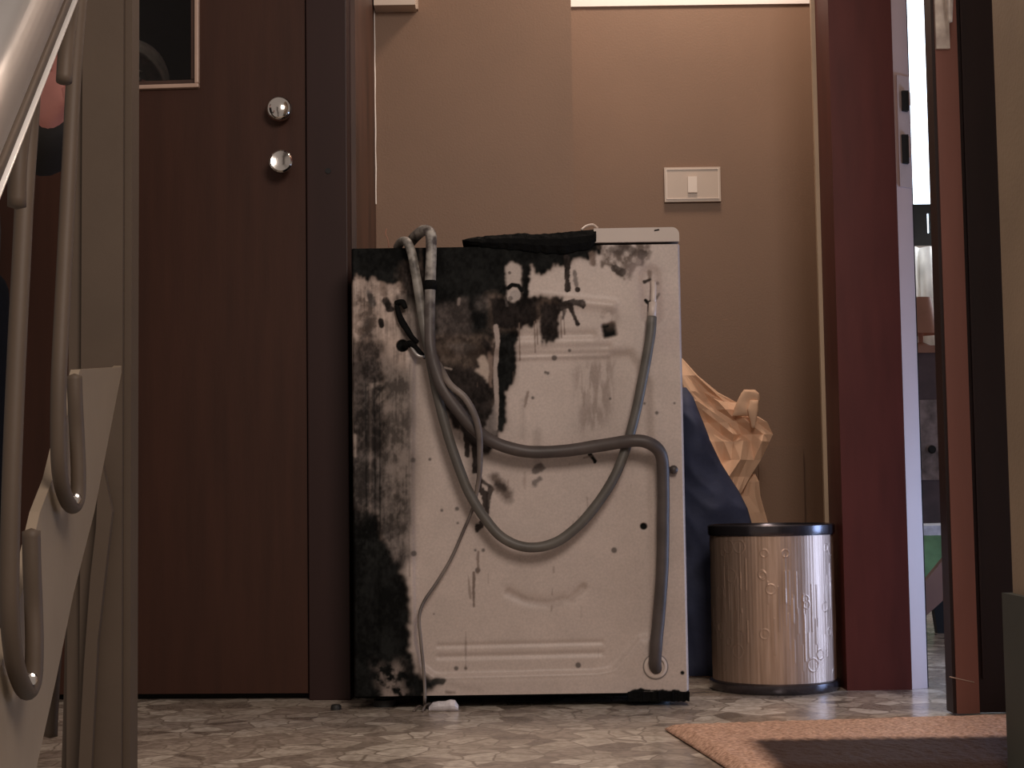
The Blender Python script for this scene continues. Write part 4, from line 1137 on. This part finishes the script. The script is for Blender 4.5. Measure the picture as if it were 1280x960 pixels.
M['hair_dark'] = mat('dark_brown_hair', (0.03, 0.02, 0.015), .6, var=.3, scale=80, bump=.4)
M['lips'] = mat('lips', (0.40, 0.12, 0.11), .5)
M['eye'] = mat('eye', (0.55, 0.52, 0.50), .2)
def ellipsoid(bm, c, r, seg=20, rings=14):
    g_ = bmesh.ops.create_uvsphere(bm, u_segments=seg, v_segments=rings, radius=1)
    for v in g_['verts']: v.co = Vector((v.co.x * r[0], v.co.y * r[1], v.co.z * r[2])) + Vector(c)
    return g_['verts']
def face(parent, c, hairmat, skin):
    """face details on a head centred at c and looking towards -y"""
    c = Vector(c)
    bm = bmesh.new()
    ellipsoid(bm, c + V_((0, .010, .018)), (.080, .090, .090), 28, 20)
    bmesh.ops.bisect_plane(bm, geom=bm.verts[:] + bm.edges[:] + bm.faces[:], plane_co=c + V_((0, -.03, .03)), plane_no=(0, -.75, -.62), clear_outer=True)
    hr = finish('hair', bm, hairmat, parent, smooth=True)
    md = hr.modifiers.new('s', 'SOLIDIFY'); md.thickness = .006
    bm = bmesh.new()
    vs_ = ellipsoid(bm, c + V_((0, -.082, -.018)), (.011, .014, .021)); ellipsoid(bm, c + V_((0, -.087, -.032)), (.014, .011, .009))
    finish('nose', bm, skin, parent, smooth=True)
    for sx_ in (-1, 1):
        bm = bmesh.new(); ellipsoid(bm, c + V_((sx_ * .072, .008, -.015)), (.008, .018, .028)); finish('ear', bm, skin, parent, smooth=True)
        bm = bmesh.new(); ellipsoid(bm, c + V_((sx_ * .027, -.070, .0)), (.012, .010, .007)); e_ = finish('eye', bm, M['eye'], parent, smooth=True)
        bm = bmesh.new(); ellipsoid(bm, c + V_((sx_ * .027, -.079, .0)), (.005, .003, .005)); finish('pupil', bm, M['black'], e_, smooth=True)
        bm = bmesh.new(); ellipsoid(bm, c + V_((sx_ * .027, -.074, .016)), (.016, .006, .0035)); finish('eyebrow', bm, hairmat, parent, smooth=True)
    bm = bmesh.new(); ellipsoid(bm, c + V_((0, -.068, -.058)), (.021, .010, .006)); finish('mouth', bm, M['lips'], parent, smooth=True)
face(person, (bx_, by_ - .005, 1.39), M['hair_dark'], M['skin'])
for sx_ in (.09, -.09):
    bm = bmesh.new()
    ellipsoid(bm, (bx_ + sx_, by_ - .055, .040), (.044, .125, .040)); ellipsoid(bm, (bx_ + sx_, by_, .065), (.042, .055, .060))
    for v in bm.verts: v.co.z = max(v.co.z, .001)
    finish('shoe', bm, M['rubber'], person, smooth=True)

# person dimly seen through the glass of the left door
hx = P(164, 80, 3.42).x; hy = 3.42; hz = P(168, 110, 3.42).z
per2 = empty('person', (hx, hy, 0), 'dim figure with grey hair behind the glass of the left door', 'person')
def fig(z): return V_((hx, hy, z))
nd = [(fig(hz - .62), (.10, .09)), (fig(hz - .42), (.10, .085)), (fig(hz - .22), (.13, .08)), (fig(hz - .14), .040), (fig(hz - .055), (.050, .056)), (fig(hz + .025), (.082, .094)),
      (V_((hx + .08, hy, hz - .70)), .065), (V_((hx + .08, hy, .40)), .048), (V_((hx + .08, hy, .05)), .035),
      (V_((hx - .08, hy, hz - .70)), .065), (V_((hx - .08, hy, .40)), .048), (V_((hx - .08, hy, .05)), .035),
      (V_((hx + .15, hy, hz - .20)), .045), (V_((hx + .18, hy, hz - .45)), .035), (V_((hx + .18, hy - .03, hz - .66)), .022),
      (V_((hx - .15, hy, hz - .20)), .045), (V_((hx - .18, hy, hz - .45)), .035), (V_((hx - .18, hy - .03, hz - .66)), .022)]
ed = [(0, 1), (1, 2), (2, 3), (3, 4), (4, 5), (0, 6), (6, 7), (7, 8), (0, 9), (9, 10), (10, 11), (2, 12), (12, 13), (13, 14), (2, 15), (15, 16), (16, 17)]
skinned('body', nd, ed, M['skin'], per2)
face(per2, (hx, hy, hz), M['grey_hair'], M['skin'])
jn = [(fig(hz - .80), (.15, .12)), (fig(hz - .40), (.12, .10)), (fig(hz - .20), (.14, .095)), (fig(hz - .13), .058), (V_((hx + .16, hy, hz - .21)), .06), (V_((hx + .185, hy, hz - .45)), .048), (V_((hx + .185, hy - .03, hz - .62)), .034),
      (V_((hx - .16, hy, hz - .21)), .06), (V_((hx - .185, hy, hz - .45)), .048), (V_((hx - .185, hy - .03, hz - .62)), .034)]
skinned('sweater', jn, [(0, 1), (1, 2), (2, 3), (2, 4), (4, 5), (5, 6), (2, 7), (7, 8), (8, 9)], M['cloth_black'], per2)
# dark inner lobby behind the left door
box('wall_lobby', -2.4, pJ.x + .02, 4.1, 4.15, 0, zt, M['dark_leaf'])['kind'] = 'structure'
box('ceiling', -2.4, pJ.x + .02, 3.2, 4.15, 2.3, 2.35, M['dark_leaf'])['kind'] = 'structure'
